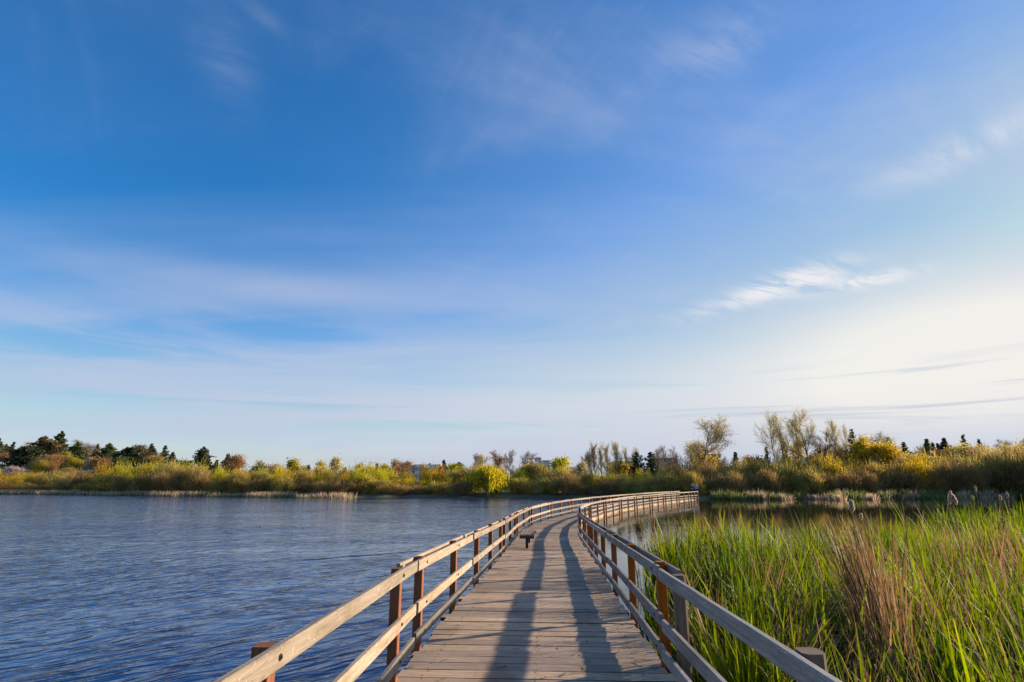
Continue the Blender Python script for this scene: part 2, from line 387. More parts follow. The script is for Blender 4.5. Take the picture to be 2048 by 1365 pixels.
azs = np.arange(-180, 180, 1.5)
rel = [-1e9, -60, -30, -15, -6, -3, -1.5, -.7, 0, .7, 1.5, 3, 6, 10, 16, 24, 34, 48, 66, 90, 130, 200, 400, 900, 2500]
V = []; Fq = []
for a in azs:
    r0 = shore_r(a)
    for k, d in enumerate(rel):
        r = max(.5 + .2 * k, r0 + d)
        X, Y = r * math.sin(R(a)), r * math.cos(R(a)); V.append((X, Y, ground(X, Y)))
n, k = len(azs), len(rel)
for i in range(n):
    for j in range(k - 1):
        i2 = (i + 1) % n; Fq.append((i * k + j, i * k + j + 1, i2 * k + j + 1, i2 * k + j))
tag(link('ground', npmesh('ground', V, np.array(Fq, np.int32), M_GRND, smooth=True)), kind='structure')

# ------------------------------------------------------------------ the line of the boardwalk
PATH = [(0.0, -6), (0.0, 0), (.05, 2.6), (.2, 5.9), (.5, 10.5), (.75, 13.5), (1.05, 18.3), (1.5, 25), (2.4, 32), (3.9, 38.2), (6.2, 45.2), (9.3, 53), (13, 60.6), (17.4, 69), (23.3, 78.5), (27, 84)]
def catmull(P, n=12):
    o = []
    P = [(2 * P[0][0] - P[1][0], 2 * P[0][1] - P[1][1])] + P + [(2 * P[-1][0] - P[-2][0], 2 * P[-1][1] - P[-2][1])]
    for i in range(1, len(P) - 2):
        p0, p1, p2, p3 = P[i - 1], P[i], P[i + 1], P[i + 2]
        for j in range(n):
            u = j / n
            o.append(tuple(.5 * ((2 * p1[k]) + (-p0[k] + p2[k]) * u + (2 * p0[k] - 5 * p1[k] + 4 * p2[k] - p3[k]) * u * u + (-p0[k] + 3 * p1[k] - 3 * p2[k] + p3[k]) * u ** 3) for k in (0, 1)))
    o.append(P[-2]); return o
cl = np.array(catmull(PATH))
for _ in range(30): cl[1:-1] = .25 * cl[:-2] + .5 * cl[1:-1] + .25 * cl[2:]
seg = np.hypot(*np.diff(cl, axis=0).T); S = np.concatenate([[0], np.cumsum(seg)]); SL = S[-1]
def Hd(Y):
    h = max(1.57 + .028 * Y, 1.665 + .0117 * Y)
    return h if h < 2.1 else 2.3 - .2 * math.exp(-(h - 2.1) / .2)
def P_at(s):
    x_, y_ = np.interp(s, S, cl[:, 0]), np.interp(s, S, cl[:, 1])
    x2, y2 = np.interp(s + .3, S, cl[:, 0]), np.interp(s + .3, S, cl[:, 1]); x1, y1 = np.interp(s - .3, S, cl[:, 0]), np.interp(s - .3, S, cl[:, 1])
    T = Vector((x2 - x1, y2 - y1, 0)).normalized()
    return Vector((x_, y_, EYE - Hd(y_))), T, Vector((T.y, -T.x, 0))     # point, forward, to the right
def s_of_Y(Y): return float(np.interp(Y, cl[:, 1], S))

ys = [-300, -100, -40, -15] + list(np.arange(-6, 84, 2.0)) + [84, 120, 350]
for nm, xe, mt in (('lake_water', -480, M_LAKE), ('pond_water', 360, M_POND)):
    V = []; Fq = []
    for Y in ys:
        xc = float(np.interp(Y, cl[:, 1], cl[:, 0])); V += [(xe, Y, 0), (xc, Y, 0)]
    for i in range(len(ys) - 1):
        q = (2 * i, 2 * i + 1, 2 * i + 3, 2 * i + 2); Fq.append(q if xe < 0 else q[::-1])
    tag(link(nm, npmesh(nm, V, np.array(Fq, np.int32), mt)), kind='structure')

# ------------------------------------------------------------------ boardwalk
rg = random.Random(4)
HW = 1.25
bw = tag(empty('boardwalk', (0, 0, 0)), 'long curving boardwalk of weathered cross planks running over the lake', 'boardwalk')
mb = MB(11)
s = s_of_Y(-3.2); k = 0
while s < s_of_Y(80.2):
    w = .217 + rg.uniform(-.005, .005); gap = rg.choice((.008, .018, .026, .034, .040, .020))
    p, T, N = P_at(s + w / 2); z0 = rg.uniform(-.006, .006); sk = rg.uniform(-.006, .006)
    Z = Vector((0, 0, 1)); th = .042
    a = p - N * (HW + rg.uniform(-.02, .03) + (.07 if rg.random() < .08 else 0)); b = p + N * (HW + rg.uniform(-.02, .03) + (.06 if rg.random() < .08 else 0))
    a = a + T * sk + Z * (z0 + rg.uniform(-.002, .002) - th / 2); b = b - T * sk + Z * (z0 + rg.uniform(-.002, .002) - th / 2)
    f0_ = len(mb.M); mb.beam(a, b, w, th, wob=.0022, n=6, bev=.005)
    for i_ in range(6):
        for j_ in (3, 4, 7): mb.M[f0_ + i_ * 8 + j_] = 2  # gap shade painted on: plank sides and near bevel take the dark wood
    for off in (-1.0, 0.02, 1.0):                                           # nail heads
        for q in (-.07, .07):
            if p.y < 22: mb.disc(p + N * (off + rg.uniform(-.02, .02)) + T * q + Z * (z0 + .0005), (0, 0, 1), .008, .0015, mi=1, k=6)
    s += w + gap; k += 1
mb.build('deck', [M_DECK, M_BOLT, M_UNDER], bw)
# edge beams and cross joists, section by section
JY = [-3.2, .35, 6.15, 10.9, 17.3, 23.9, 30.5, 37, 43.2, 49.2, 55.0, 60.6, 66.0, 71.2, 75.8, 79.3]
JS = [s_of_Y(v) for v in JY]
ub = MB(5); fb = {-1: MB(6), 1: MB(7)}
for i in range(len(JS) - 1):
    n = 4
    for j in range(n):
        sa, sb = JS[i] + (JS[i + 1] - JS[i]) * j / n, JS[i] + (JS[i + 1] - JS[i]) * (j + 1) / n
        pa, Ta, Na = P_at(sa); pb, Tb, Nb = P_at(sb)
        fh = .15 if pa.z > .5 else max(.10, min(.15, pa.z - .045))
        for sd_ in (-1, 1):
            fb[sd_].beam(pa + Na * sd_ * 1.19 + Vector((0, 0, -.045 - fh / 2)), pb + Nb * sd_ * 1.19 + Vector((0, 0, -.045 - fh / 2)), .05, fh)
        ub.beam(pa - Na * 1.16 + Vector((0, 0, -.15)), pa + Na * 1.16 + Vector((0, 0, -.15)), .09, .18)
        for c_ in (-.45, .45):
            ub.beam(pa + Na * c_ + Ta * .05 + Vector((0, 0, -.12)), pb + Nb * c_ - Tb * .05 + Vector((0, 0, -.12)), .05, .14)
for sd_ in (-1, 1): fb[sd_].build('edge_beam', M_FASC, bw)
ub.build('joists', M_UNDER, bw)
for i in range(1, len(JS) - 1, 1):                                          # piles under the deck
    p, T, N = P_at(JS[i] + .5)
    for sd_ in (-1, 1):
        m2 = MB(100 + i); q = p + N * sd_ * .95
        m2.beam((q.x, q.y, -1.2), (q.x, q.y, p.z - .24), .16, .16, up=(0, 1, 0), bev=.04); m2.build('pile', M_PILE, bw)

V, Q, U, TT = [], [], [], []
for k_ in range(520):                                                       # bits of dead reed and moss lying on the planks
    Yq = 3.2 + 22 * rg.random() ** 1.6; p, T, N = P_at(s_of_Y(Yq)); o_ = rg.choice((rg.gauss(0, .5), rg.uniform(.5, 1.2), rg.uniform(-1.2, 1.2)))
    c_ = p + N * max(-1.2, min(1.2, o_)) + Vector((0, 0, .0105)); a_ = rg.uniform(0, 3.14); l_ = rg.choice((.008, .012, .02, .05)); w_ = rg.uniform(.003, .007) if l_ > .015 else l_ * .7
    d_ = Vector((math.cos(a_), math.sin(a_), rg.uniform(-.02, .06))); e_ = Vector((-d_.y, d_.x, 0)); b_ = len(V)
    V += [tuple(c_ - d_ * l_ - e_ * w_), tuple(c_ + d_ * l_ - e_ * w_), tuple(c_ + d_ * l_ + e_ * w_ + Vector((0, 0, .004))), tuple(c_ - d_ * l_ + e_ * w_)]; Q.append((b_, b_ + 1, b_ + 2, b_ + 3)); TT += [rg.random()] * 4
tag(link('leaf_litter', npmesh('leaf_litter', V, np.array(Q, np.int32), M_DRYBIT, tint=TT)), 'small bits of dead reed and moss scattered on the planks', 'litter', kind='stuff')

# railings: straight boards from joint to joint on red posts; near section plain, later ones with a second outer board
def railing(side, name, label, joints, posts, mats):
    root = tag(empty(name, P_at(0)[0] * 0), label, 'railing')
    RI, PO, RO = 1.205, 1.27, 1.335
    Zv = Vector((0, 0, 1))
    js = [s_of_Y(v) for v in joints]
    rr = random.Random(30 + side)
    for i in range(len(js) - 1):
        a, Ta, Na = P_at(js[i] + (.06 if i else 0)); b, Tb, Nb = P_at(js[i + 1] - .05)
        D = (b - a).normalized(); off = rr.uniform(-.014, .014)
        spec = [('top_rail', .895, .105, .040, RI, 0), ('middle_rail', .475 if side < 0 else .445, .105, .040, RI, 0), ('lower_rail', .18, .098, .040, RI, 0)]
        if i >= 2: spec.append(('outer_top_rail', .90, .105, .038, RO, -.28))
        else:
            pass
        for (nm, zc, hh, th, o, ext) in spec:
            m_ = MB(rr.randrange(10 ** 6))
            pa = a + Na * side * (o + off) + Zv * (zc + rr.uniform(-.018, .018)); pb = b + Nb * side * (o + off) + Zv * (zc + rr.uniform(-.018, .018))
            e0, e1 = rr.uniform(-.05, .05) + ext, rr.uniform(-.05, .03) + ext
            pa, pb = pa + D * e0, pb + D * e1
            m_.beam(pa, pb, th, hh, wob=.0022, n=10, bev=.005)
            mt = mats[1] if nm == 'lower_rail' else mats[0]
            if a.y < 24 and nm != 'outer_top_rail':
                for py_ in posts:
                    sp = s_of_Y(py_)
                    if js[i] < sp < js[i + 1]:
                        f_ = (sp - js[i]) / (js[i + 1] - js[i]); c_ = pa.lerp(pb, f_)
                        inn = -(Na.lerp(Nb, f_)) * side
                        m_.disc(c_ + inn * (th / 2 - .001), inn, .016, .006, mi=1, k=10)
                        m_.disc(c_ + inn * (th / 2 + .004), inn, .009, .007, mi=1, k=6)
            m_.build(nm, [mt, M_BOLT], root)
    for py_ in posts:
        sp = s_of_Y(py_); i = max(j for j in range(len(js)) if js[j] <= sp + 1e-6); i = min(i, len(js) - 2)
        a, Ta, Na = P_at(js[i]); b, Tb, Nb = P_at(js[i + 1]); f_ = (sp - js[i]) / (js[i + 1] - js[i])
        q = (a + Na * side * PO).lerp(b + Nb * side * PO, f_); D = (b - a).normalized()
        m_ = MB(rr.randrange(10 ** 6)); top = q.z + .955 + rr.uniform(-.015, .015)
        if py_ < 6: top = q.z + .950
        lean = Vector((rr.uniform(-.006, .006), rr.uniform(-.006, .006), 0))
        m_.beam(Vector((q.x, q.y, -.75)), Vector((q.x, q.y, top)) + lean, .088, .088, up=D, bev=.004, n=3, wob=.001)
        m_.build('post', M_POST, root)
    return root
far_posts = []
for i in range(5, len(JY) - 1):
    L = JY[i + 1] - JY[i]; far_posts += [JY[i] + .45, JY[i] + L / 2, JY[i + 1] - .45]
jl = [-3.2, .35, 6.2, 10.5] + JY[4:]; jr = [-3.2, .35, 5.85, 11.4] + JY[4:]
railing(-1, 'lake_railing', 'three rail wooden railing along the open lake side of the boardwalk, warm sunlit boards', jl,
        [-2.5, 0.0, 2.92, 5.55, 6.6, 8.9, 11.55, 14.1, 16.7, 17.9, 20.6, 23.3] + far_posts, (M_RAIL, M_LOWSH))
railing(1, 'marsh_railing', 'three rail wooden railing beside the green cattails, its near boards grey in shade', jr,
        [-2.5, 0.0, 6.15, 8.4, 10.7, 13.0, 15.2, 16.8, 18.0, 20.8, 23.4] + far_posts, (M_RAILSH, M_RAILSH))
# weathered piles standing just outside the near right rail
for (px, py, Y, wd, lab) in ((1352, 1147, 5.0, .17, 'thick weathered grey-brown pile outside the railing where green cattails begin'),
                             (1612, 1296, 2.62, .17, 'split-topped old pile behind the nearest grey top rail')):
    tp = at(px, py, Y); p, T, N = P_at(s_of_Y(Y)); m_ = MB(int(px)); q = p + N * 1.345
    best = min((abs(CX + F * (P_at(s_of_Y(y_))[0] + P_at(s_of_Y(y_))[2] * 1.315).x / (y_ * cc - .75 * ss) - px), y_) for y_ in np.arange(1.5, 9, .05))[1]
    p, T, N = P_at(s_of_Y(best)); q = p + N * 1.315; z1 = at(px, py, best).z
    m_.beam((q.x + .01, q.y, -1.1), (q.x, q.y, z1), .105, .12, up=T, n=6, wob=.004, bev=.02)
    tag(m_.build('mooring_pile', M_PILE), lab, 'pile')

# ------------------------------------------------------------------ bench
p, T, N = P_at(s_of_Y(20.3))
bc = inv(1056, 1092, Hd(20.3))
bench = tag(empty('bench', (0, 0, 0)), 'low backless wooden bench on the boardwalk beside the lake railing', 'bench')
c0 = Vector((bc[0], 20.3, p.z)); Lb = 2.15
m_ = MB(77)
for q in range(4):
    o = N * (-.175 + q * .1165)
    m_.beam(c0 + o - T * Lb / 2 + Vector((0, 0, .44)), c0 + o + T * Lb / 2 + Vector((0, 0, .44)), .105, .038, n=5, wob=.001, bev=.005)
m_.build('seat', M_SLAT, bench)
for e in (-1, 1):
    m_ = MB(78 + e); c1_ = c0 + T * e * (Lb / 2 - .03)
    m_.beam(c1_ - N * .235 + Vector((0, 0, .375)), c1_ + N * .235 + Vector((0, 0, .375)), .045, .09); m_.build('apron', M_UNDER, bench)
    m_ = MB(88 + e); c1_ = c0 + T * e * (Lb / 2 - .12)
    m_.beam(c1_, c1_ + Vector((0, 0, .42)), .09, .09, up=T); m_.build('leg', M_UNDER, bench)
m_ = MB(91); m_.beam(c0 - T * (Lb / 2 - .2) + Vector((0, 0, .38)), c0 + T * (Lb / 2 - .2) + Vector((0, 0, .38)), .04, .08); m_.build('stretcher', M_UNDER, bench)

# ------------------------------------------------------------------ plant builders (numpy)
def tubes(segs, sides=3):
    """segs: list of (p0, p1, r0, r1) -> verts, quads"""
    A = np.array([s_[0] for s_ in segs], float); B = np.array([s_[1] for s_ in segs], float)
    r0 = np.array([s_[2] for s_ in segs])[:, None]; r1 = np.array([s_[3] for s_ in segs])[:, None]
    D = B - A; D /= np.linalg.norm(D, axis=1, keepdims=True) + 1e-9
    up = np.where(np.abs(D[:, 2:3]) > .9, np.array([[1., 0, 0]]), np.array([[0, 0, 1.]]))
    U = np.cross(D, up); U /= np.linalg.norm(U, axis=1, keepdims=True) + 1e-9; Wv = np.cross(D, U)
    vs = []
    for e, r in ((A, r0), (B, r1)):
        for k in range(sides):
            an = 2 * math.pi * k / sides; vs.append(e + (U * math.cos(an) + Wv * math.sin(an)) * r)
    n = len(segs); V = np.stack(vs, 1).reshape(-1, 3)
    b = (np.arange(n) * 2 * sides)[:, None]
    Q = np.concatenate([b + np.array([[k, (k + 1) % sides, sides + (k + 1) % sides, sides + k]]) for k in range(sides)], 0)
    return V, Q.astype(np.int32)
def quads(P, size, rng, aspect=1.0, dirs=None, flat_=0.0, sv_=.35):
    """leaf-like quads at points P; dirs gives a long axis"""
    n = len(P)
    if dirs is None:
        dirs = rng.normal(size=(n, 3))
    D = dirs / (np.linalg.norm(dirs, axis=1, keepdims=True) + 1e-9)
    Nn = rng.normal(size=(n, 3)); Nn[:, 2] += flat_
    U = np.cross(D, Nn); U /= np.linalg.norm(U, axis=1, keepdims=True) + 1e-9
    s_ = (size * (1 + sv_ * rng.normal(size=n)).clip(.4, 2))[:, None]
    a = D * s_ * .5 * aspect; b = U * s_ * .5
    V = np.stack([P - a, P + b * .9, P + a, P - b * .9], 1).reshape(-1, 3)
    Q = np.arange(4 * n).reshape(n, 4).astype(np.int32)
    return V, Q, np.repeat(rng.random(n), 4)
def merge(parts):
    V = []; Q = []; T = []; o = 0
    for p in parts:
        v, q = p[0], p[1]; V.append(v); Q.append(q + o); T.append(p[2] if len(p) > 2 else np.full(len(v), .4)); o += len(v)
    return np.concatenate(V), np.concatenate(Q), np.concatenate(T)

def grow(rng, h, w, lev=4, base_split=.25, n1=7, broom=0.0, up=.55, lean=0.0, r0=None, stems=1, gn=1.0, curve=.12, vase=1.0):
    """limbs of a broadleaf tree of height h and crown width w; returns limb segments, twig segments, twig points and directions"""
    limbs, twigs, tips, tdir = [], [], [], []
    r0 = r0 or h * .022
    def branch(p, d, L, r, lv):
        n = 4 if lv > 1 else 3
        step = L / n; pts = [p]
        for i in range(n):
            d = d + rng.normal(size=3) * curve; d[2] += .05 * up; d /= np.linalg.norm(d)
            q = p + d * step; ra, rb = r * (1 - .75 * i / n), r * (1 - .75 * (i + 1) / n)
            (limbs if lv > 1 else twigs).append((p, q, ra, rb)); p = q; pts.append(p)
            if lv > 1 and (i >= 1 or lv < lev):
                for _ in range(max(1, int(round((2.4 if lv > 2 else 3.0) * gn + rng.normal() * .5)))):
                    an = rng.uniform(0, 2 * math.pi); sp = rng.uniform(.45, .95)
                    sd_ = np.cross(d, [math.cos(an), math.sin(an), .3]); sd_ /= np.linalg.norm(sd_) + 1e-9
                    nd = d * math.cos(sp) + sd_ * math.sin(sp); nd[2] += up * .35; nd /= np.linalg.norm(nd)
                    branch(p, nd, L * rng.uniform(.42, .62), rb * .62, lv - 1)
            if lv <= 2: tips.append(p.copy()); tdir.append(d.copy())
    for s_ in range(stems):
        d = np.array([lean + rng.normal() * .05 + (rng.normal() * .25 if stems > 1 else 0), rng.normal() * .06 + (rng.normal() * .25 if stems > 1 else 0), 1.0]); d /= np.linalg.norm(d)
        p = np.zeros(3) - d * .3; nt = 8; L = h * (.86 if stems == 1 else rng.uniform(.65, .85)); r = r0 if stems == 1 else r0 * .6
        for i in range(nt):
            f = i / nt; d = d + rng.normal(size=3) * .045; d[2] += .02; d /= np.linalg.norm(d)
            q = p + d * (L / nt); limbs.append((p, q, r * (1 - .85 * f), r * (1 - .85 * (f + 1 / nt)))); p = q
            if f >= base_split:
                for _ in range(int(round(n1 * gn / 4 + rng.random()))):
                    an = rng.uniform(0, 2 * math.pi); fr = (f - base_split) / (1 - base_split)
                    sp = (1.05 - .45 * fr) * vase
                    nd = np.array([math.cos(an) * math.sin(sp), math.sin(an) * math.sin(sp), math.cos(sp) + .15]); nd /= np.linalg.norm(nd)
                    if broom:
                        sp = rng.uniform(.22, .55) * broom; nd = np.array([math.cos(an) * math.sin(sp), math.sin(an) * math.sin(sp), math.cos(sp)])
                    LL = h * .30 * (1 - .45 * fr) * rng.uniform(.7, 1.05) if broom else w * .5 * (math.sin(math.pi * (.28 + .60 * fr)) ** .8) * rng.uniform(.7, 1.05)
                    branch(p, nd, LL, r * (1 - .85 * f) * .5, lev - 1)
        tips.append(p.copy()); tdir.append(d.copy())
    return limbs, twigs, np.array(tips), np.array(tdir)

def fit(arrs, h, w):
    """scale plant pieces to height h and full width w"""
    allv = np.concatenate([a for a in arrs]); zt = np.percentile(allv[:, 2], 99.7)
    xr = max(1e-3, (np.percentile(allv[:, 0], 98.5) - np.percentile(allv[:, 0], 1.5)))
    k = np.array([w / xr, w / xr, h / zt])
    return [a * k for a in arrs]
def make_tree(name, h, w, leaf, bark, seed, leaves=1500, ls=.14, spread=.35, thin=.012, **kw):
    rng = np.random.default_rng(seed)
    limbs, twigs, tips, tdir = grow(rng, h, w, **kw)
    tv, tq = tubes([(a, b, max(r, thin * 1.3), max(q, thin)) for a, b, r, q in limbs], 4)
    parts = []
    if twigs: parts.append(tubes([(a, b, max(r, thin), thin * .7) for a, b, r, q in twigs], 3))
    ends = tips[rng.integers(0, len(tips), int(leaves * .5))]                      # fine end twigs
    dd = tdir[rng.integers(0, len(tips), len(ends))] * .7 + rng.normal(size=(len(ends), 3)) * .6; dd[:, 2] += .4
    dd /= np.linalg.norm(dd, axis=1, keepdims=True)
    parts.append(quads(ends + dd * .22, .50, rng, 1.0, dd)[:3])
    vv, qq, tt = parts[-1]
    # slim the end twigs: long axis kept, short axis thin
    c_ = vv.reshape(-1, 4, 3); mid = (c_[:, 1] + c_[:, 3]) / 2; c_[:, 1] = mid + (c_[:, 1] - mid) * .055; c_[:, 3] = mid + (c_[:, 3] - mid) * .055
    parts[-1] = (c_.reshape(-1, 3), qq, tt * .4)
    if leaves:
        i = rng.integers(0, len(tips), leaves); P = tips[i] + rng.normal(size=(leaves, 3)) * spread
        parts.append(quads(P, ls, rng, 1.3))
    cv, cq, ct = merge(parts)
    tv, cv = fit([tv, cv], h, w)
    root = empty(name)
    link('trunk', npmesh('trunk', tv, tq, bark, smooth=True), root)
    link('crown', npmesh('crown', cv, cq, leaf, tint=ct), root)
    return root
def make_conifer(name, h, w, leaf, seed, droop=.25, airy=0.0, col=0.0, round_=0.0):
    """trunk with whorls of boughs; each bough carries sprays of needles"""
    rng = np.random.default_rng(seed)
    tv, tq = tubes([(np.array([0, 0, -.3]), np.array([0, 0, h * .5]), h * .02, h * .012), (np.array([0, 0, h * .5]), np.array([0, 0, h]), h * .012, .01)], 5)
    P = []; D = []; z = h * (.12 if not airy else .25); bs = []
    lev = int(16 + 10 * (1 - airy))
    for i in range(lev):
        f = i / (lev - 1); zz_ = z + (h * .985 - z) * f
        prof = (1 - f) ** (.85 if not round_ else .5) * (.5 + .5 * min(1, (f + .12) / .25))
        rad = w * .66 * prof
        nb = max(4, int((7 - 3 * airy) * (1.0 - .4 * f)))
        for b in range(nb):
            an = rng.uniform(0, 2 * math.pi); rr_ = max(.1, rad * rng.uniform(.55, 1.15)); st = np.array([0, 0, zz_ + rng.normal() * h * .012])
            dirv = np.array([math.cos(an), math.sin(an), rng.uniform(-.1, .25) + .5 * f])
            npt = max(3, int(rr_ / .16))
            for k in range(npt):
                g = (k + .6) / npt; q = st + dirv * rr_ * g; q[2] -= droop * rr_ * g * g
                wid = .10 + rr_ * .28 * math.sin(math.pi * min(.95, g + .1))
                m_ = 5 if airy < .5 else 4
                P.append(q + rng.normal(size=(m_, 3)) * np.array([wid, wid, .06 + wid * .22])); D.append(np.tile(dirv + np.array([0, 0, -.3]), (m_, 1)) + rng.normal(size=(m_, 3)) * .5)
            e = st + dirv * rr_; e[2] -= droop * rr_; bs.append((st, e, .02 + rr_ * .012, .008))
    P = np.concatenate(P); D = np.concatenate(D)
    bv, bq = tubes(bs, 3); qv, qq, qt = quads(P, max(.16, w * .055), rng, 1.9, D, flat_=.8)
    tv2, tq2, _ = merge([(tv, tq), (bv, bq)]) if False else (tv, tq, None)
    root = empty(name)
    link('trunk', npmesh('trunk', tv, tq, M_BARK, smooth=True), root)
    link('limbs', npmesh('limbs', bv, bq, M_BARK), root)
    link('crown', npmesh('crown', qv, qq, leaf, tint=qt), root)
    return root
def shrub_mesh(seed, h, w, leaf, n=4200, ls=.13, tw=1100):
    """many-stemmed dome of switches with small leaves, denser at its rounded top, in clumps"""
    rng = np.random.default_rng(seed)
    nc = 46
    an = rng.uniform(0, 2 * math.pi, nc); ph = np.arccos(rng.uniform(.02, 1, nc)); rad = rng.uniform(.55, 1.0, nc)
    C = np.stack([np.cos(an) * np.sin(ph) * w * .46 * rad, np.sin(an) * np.sin(ph) * w * .46 * rad, np.cos(ph) ** .8 * h * .82 * rad + h * .10], 1)
    i = rng.integers(0, nc, n); sg = rng.uniform(.28, .6, nc)[i][:, None]
    P = C[i] + rng.normal(size=(n, 3)) * sg * np.array([1, 1, .85]) * (w / 5.0)
    P[:, 2] = np.abs(P[:, 2])
    q = quads(P, ls, rng, 1.25); q = (q[0], q[1], np.clip(q[2] * .75 + np.repeat(rng.random(nc)[i] * .25, 4), 0, 1))
    j = rng.integers(0, nc, tw)
    E_ = C[j] + rng.normal(size=(tw, 3)) * .5; E_[:, 2] = np.maximum(E_[:, 2], .3)
    d = E_ / np.linalg.norm(E_, axis=1, keepdims=True); d[:, 2] += .5; d /= np.linalg.norm(d, axis=1, keepdims=True)
    tq_ = quads(E_ + d * .15, 1.0, rng, 1.0, d); c_ = tq_[0].reshape(-1, 4, 3); mid = (c_[:, 1] + c_[:, 3]) / 2
    c_[:, 1] = mid + (c_[:, 1] - mid) * .05; c_[:, 3] = mid + (c_[:, 3] - mid) * .05
    cv, cq, ct = merge([q, (c_.reshape(-1, 3), tq_[1], tq_[2] * .5)])
    kz = h / np.percentile(cv[:, 2], 98.5); cv[:, 2] *= kz; C = C * np.array([1, 1, kz * .96])
    st = []
    for k in range(22):
        e = C[rng.integers(0, nc)]; b = np.array([rng.normal() * .35, rng.normal() * .35, -.1]); mdl = b + (e - b) * .5 + np.array([0, 0, .12 * h])
        st += [(b, mdl, .045, .03), (mdl, e, .03, .012)]
    tv, tq = tubes(st, 4)
    return npmesh('stems', tv, tq, M_BARK), npmesh('foliage', cv, cq, leaf, tint=ct)

# ------------------------------------------------------------------ shrub thicket round the lake
KINDS = {'brown': (M_BROLIVE, 'brown twiggy'), 'olive': (M_OLIVE, 'olive budding'), 'green': (M_YGREEN, 'yellow-green'), 'gold': (M_YELLOW, 'golden')}
LIB = {k: [shrub_mesh(300 + 17 * i + 5 * j, 4.6, 5.4, v[0], n=4600 if k in ('green', 'gold') else 3600, tw=900 if k in ('green', 'gold') else 2200) for j in range(3)] for i, (k, v) in enumerate(KINDS.items())}
PROF = [(-200, 952), (0, 952), (100, 951), (200, 946), (270, 938), (350, 932), (400, 930), (450, 940), (500, 943), (560, 946), (620, 946), (680, 946), (740, 938), (790, 946), (850, 947), (900, 946),
        (1000, 948), (1060, 942), (1130, 940), (1200, 946), (1280, 941), (1330, 936), (1400, 928), (1450, 927), (1500, 924), (1560, 917), (1620, 920), (1700, 925), (1780, 926), (1850, 918), (1900, 912), (1960, 908), (2000, 903), (2048, 897), (2300, 890)]
REG = [(60, 'under the grey house at far left'), (150, 'under the dark hillside cedars'), (260, 'under the cream gabled house'), (345, 'under the dark rounded cedars'), (440, 'under the lone dark spruce'), (540, 'under the rusty bare maple'),
       (640, 'under the upright yellow-green poplar'), (720, 'at the end of the reed fringe'), (800, 'left of the pale office building'), (930, 'below the pale office building'), (1060, 'by the weeping willow'), (1150, 'right of the teal-roofed block'),
       (1270, 'below the row of bare poplars'), (1350, 'below the two dark pines'), (1440, 'below the open-crowned cottonwood'), (1540, 'left of the leaning cottonwoods'), (1640, 'below the leaning cottonwoods'), (1740, 'below the golden maple'),
       (1830, 'below the dark-roofed house'), (1900, 'below the red plum trees'), (1980, 'below the olive round maple'), (9999, 'at the right edge of the far bank')]
def shrub_kind(px, row, r):
    if row == 0: return r.choice(('brown', 'brown', 'olive'))
    if px < 240: return r.choice(('olive', 'gold', 'olive', 'brown'))
    if px < 520: return r.choice(('green', 'olive', 'gold', 'green'))
    if px < 700: return r.choice(('olive', 'green', 'gold', 'olive'))
    if px < 790: return 'green'
    if px < 1000: return r.choice(('olive', 'green', 'gold'))
    if px < 1130: return r.choice(('gold', 'green', 'olive'))
    if px < 1300: return r.choice(('olive', 'green', 'gold'))
    return r.choice(('olive', 'olive', 'olive', 'gold', 'brown'))
def put_shrub(px, ytop, Y, kind, r, label, group, wf=1.0, wmin=0):
    top = at(px, ytop, Y); g = ground(top.x, top.y); hgt = max(1.2, top.z - g)
    st, fo = r.choice(LIB[kind])
    root = tag(empty('shrub', (top.x, top.y, g - .05)), label, 'shrub', group)
    sc_h = hgt / 4.6; sc_w = max(sc_h * .95, .75) * wf * r.uniform(.9, 1.15)
    root.scale = (sc_w, sc_w, sc_h); root.rotation_euler = (0, 0, r.uniform(0, 6.28))
    link('stems', st, root); link('foliage', fo, root)
    return root
rs = random.Random(8)
ROWN = ['at the waterside', 'mid-thicket', 'at the thicket back']
for row, (ext, dy, step) in enumerate(((4.0, 21, 40), (8.5, 9, 42), (14.0, -1, 46))):
    px = -150 + row * 14
    while px < 2230:
        if not (row < 1 and 935 < px < 1012):
            kd = shrub_kind(px, row, rs); reg = next(b for a, b in REG if px < a)
            lab = '%s shrub %s %s' % (KINDS[kd][1], ROWN[row], reg)
            put_shrub(px, interp(px, PROF) - (0 if 785 < px < 895 else 5 if px < 1150 else 0) + dy + rs.uniform(-7, 5), shoreY(px, ext + rs.uniform(-1, 1)), kd, rs, lab, 'shrubs of the lakeside thicket')
        px += step * rs.uniform(.8, 1.2)

# ------------------------------------------------------------------ trees beyond the thicket, each with its own crown and label
def spot(px, ytop, Y):
    tp = at(px, ytop, Y); g = ground(tp.x, tp.y); return tp, g, max(1.5, tp.z - g)
def wid(wpx, Y): return wpx * (Y * cc) / F
def tree(name, label, cat, px, ytop, wpx, Y, kind, seed, group=None, **kw):
    tp, g, h = spot(px, ytop, Y); w = wid(wpx, Y); k = kind
    if k == 'conifer': r_ = make_conifer(name, h, w * 1.3, kw.pop('leaf', M_DKCON), seed, **kw)
    else: r_ = make_tree(name, h, w, kw.pop('leaf', M_TWIGB), kw.pop('bark', M_BARK), seed, **kw)
    r_.location = (tp.x, tp.y, g)
    tag(r_, label, cat, group); return r_
C_, B_ = 'conifer', 'broad'
GH = 'trees on the left hillside'; GR = 'trees behind the right bank'; GM = 'trees behind the middle of the far shore'
Tn = 0
bare = dict(leaf=M_TWIGG, leaves=1500, ls=.06, spread=.35, up=.5, broom=1.8)
rusty = dict(leaf=M_TWIGB, leaves=2400, ls=.15, spread=.4)
yg = dict(leaf=M_YGREEN, leaves=3200, ls=.18, spread=.45, base_split=.12)
gold = dict(leaf=M_YELLOW, leaves=4200, ls=.2, spread=.45, base_split=.10)
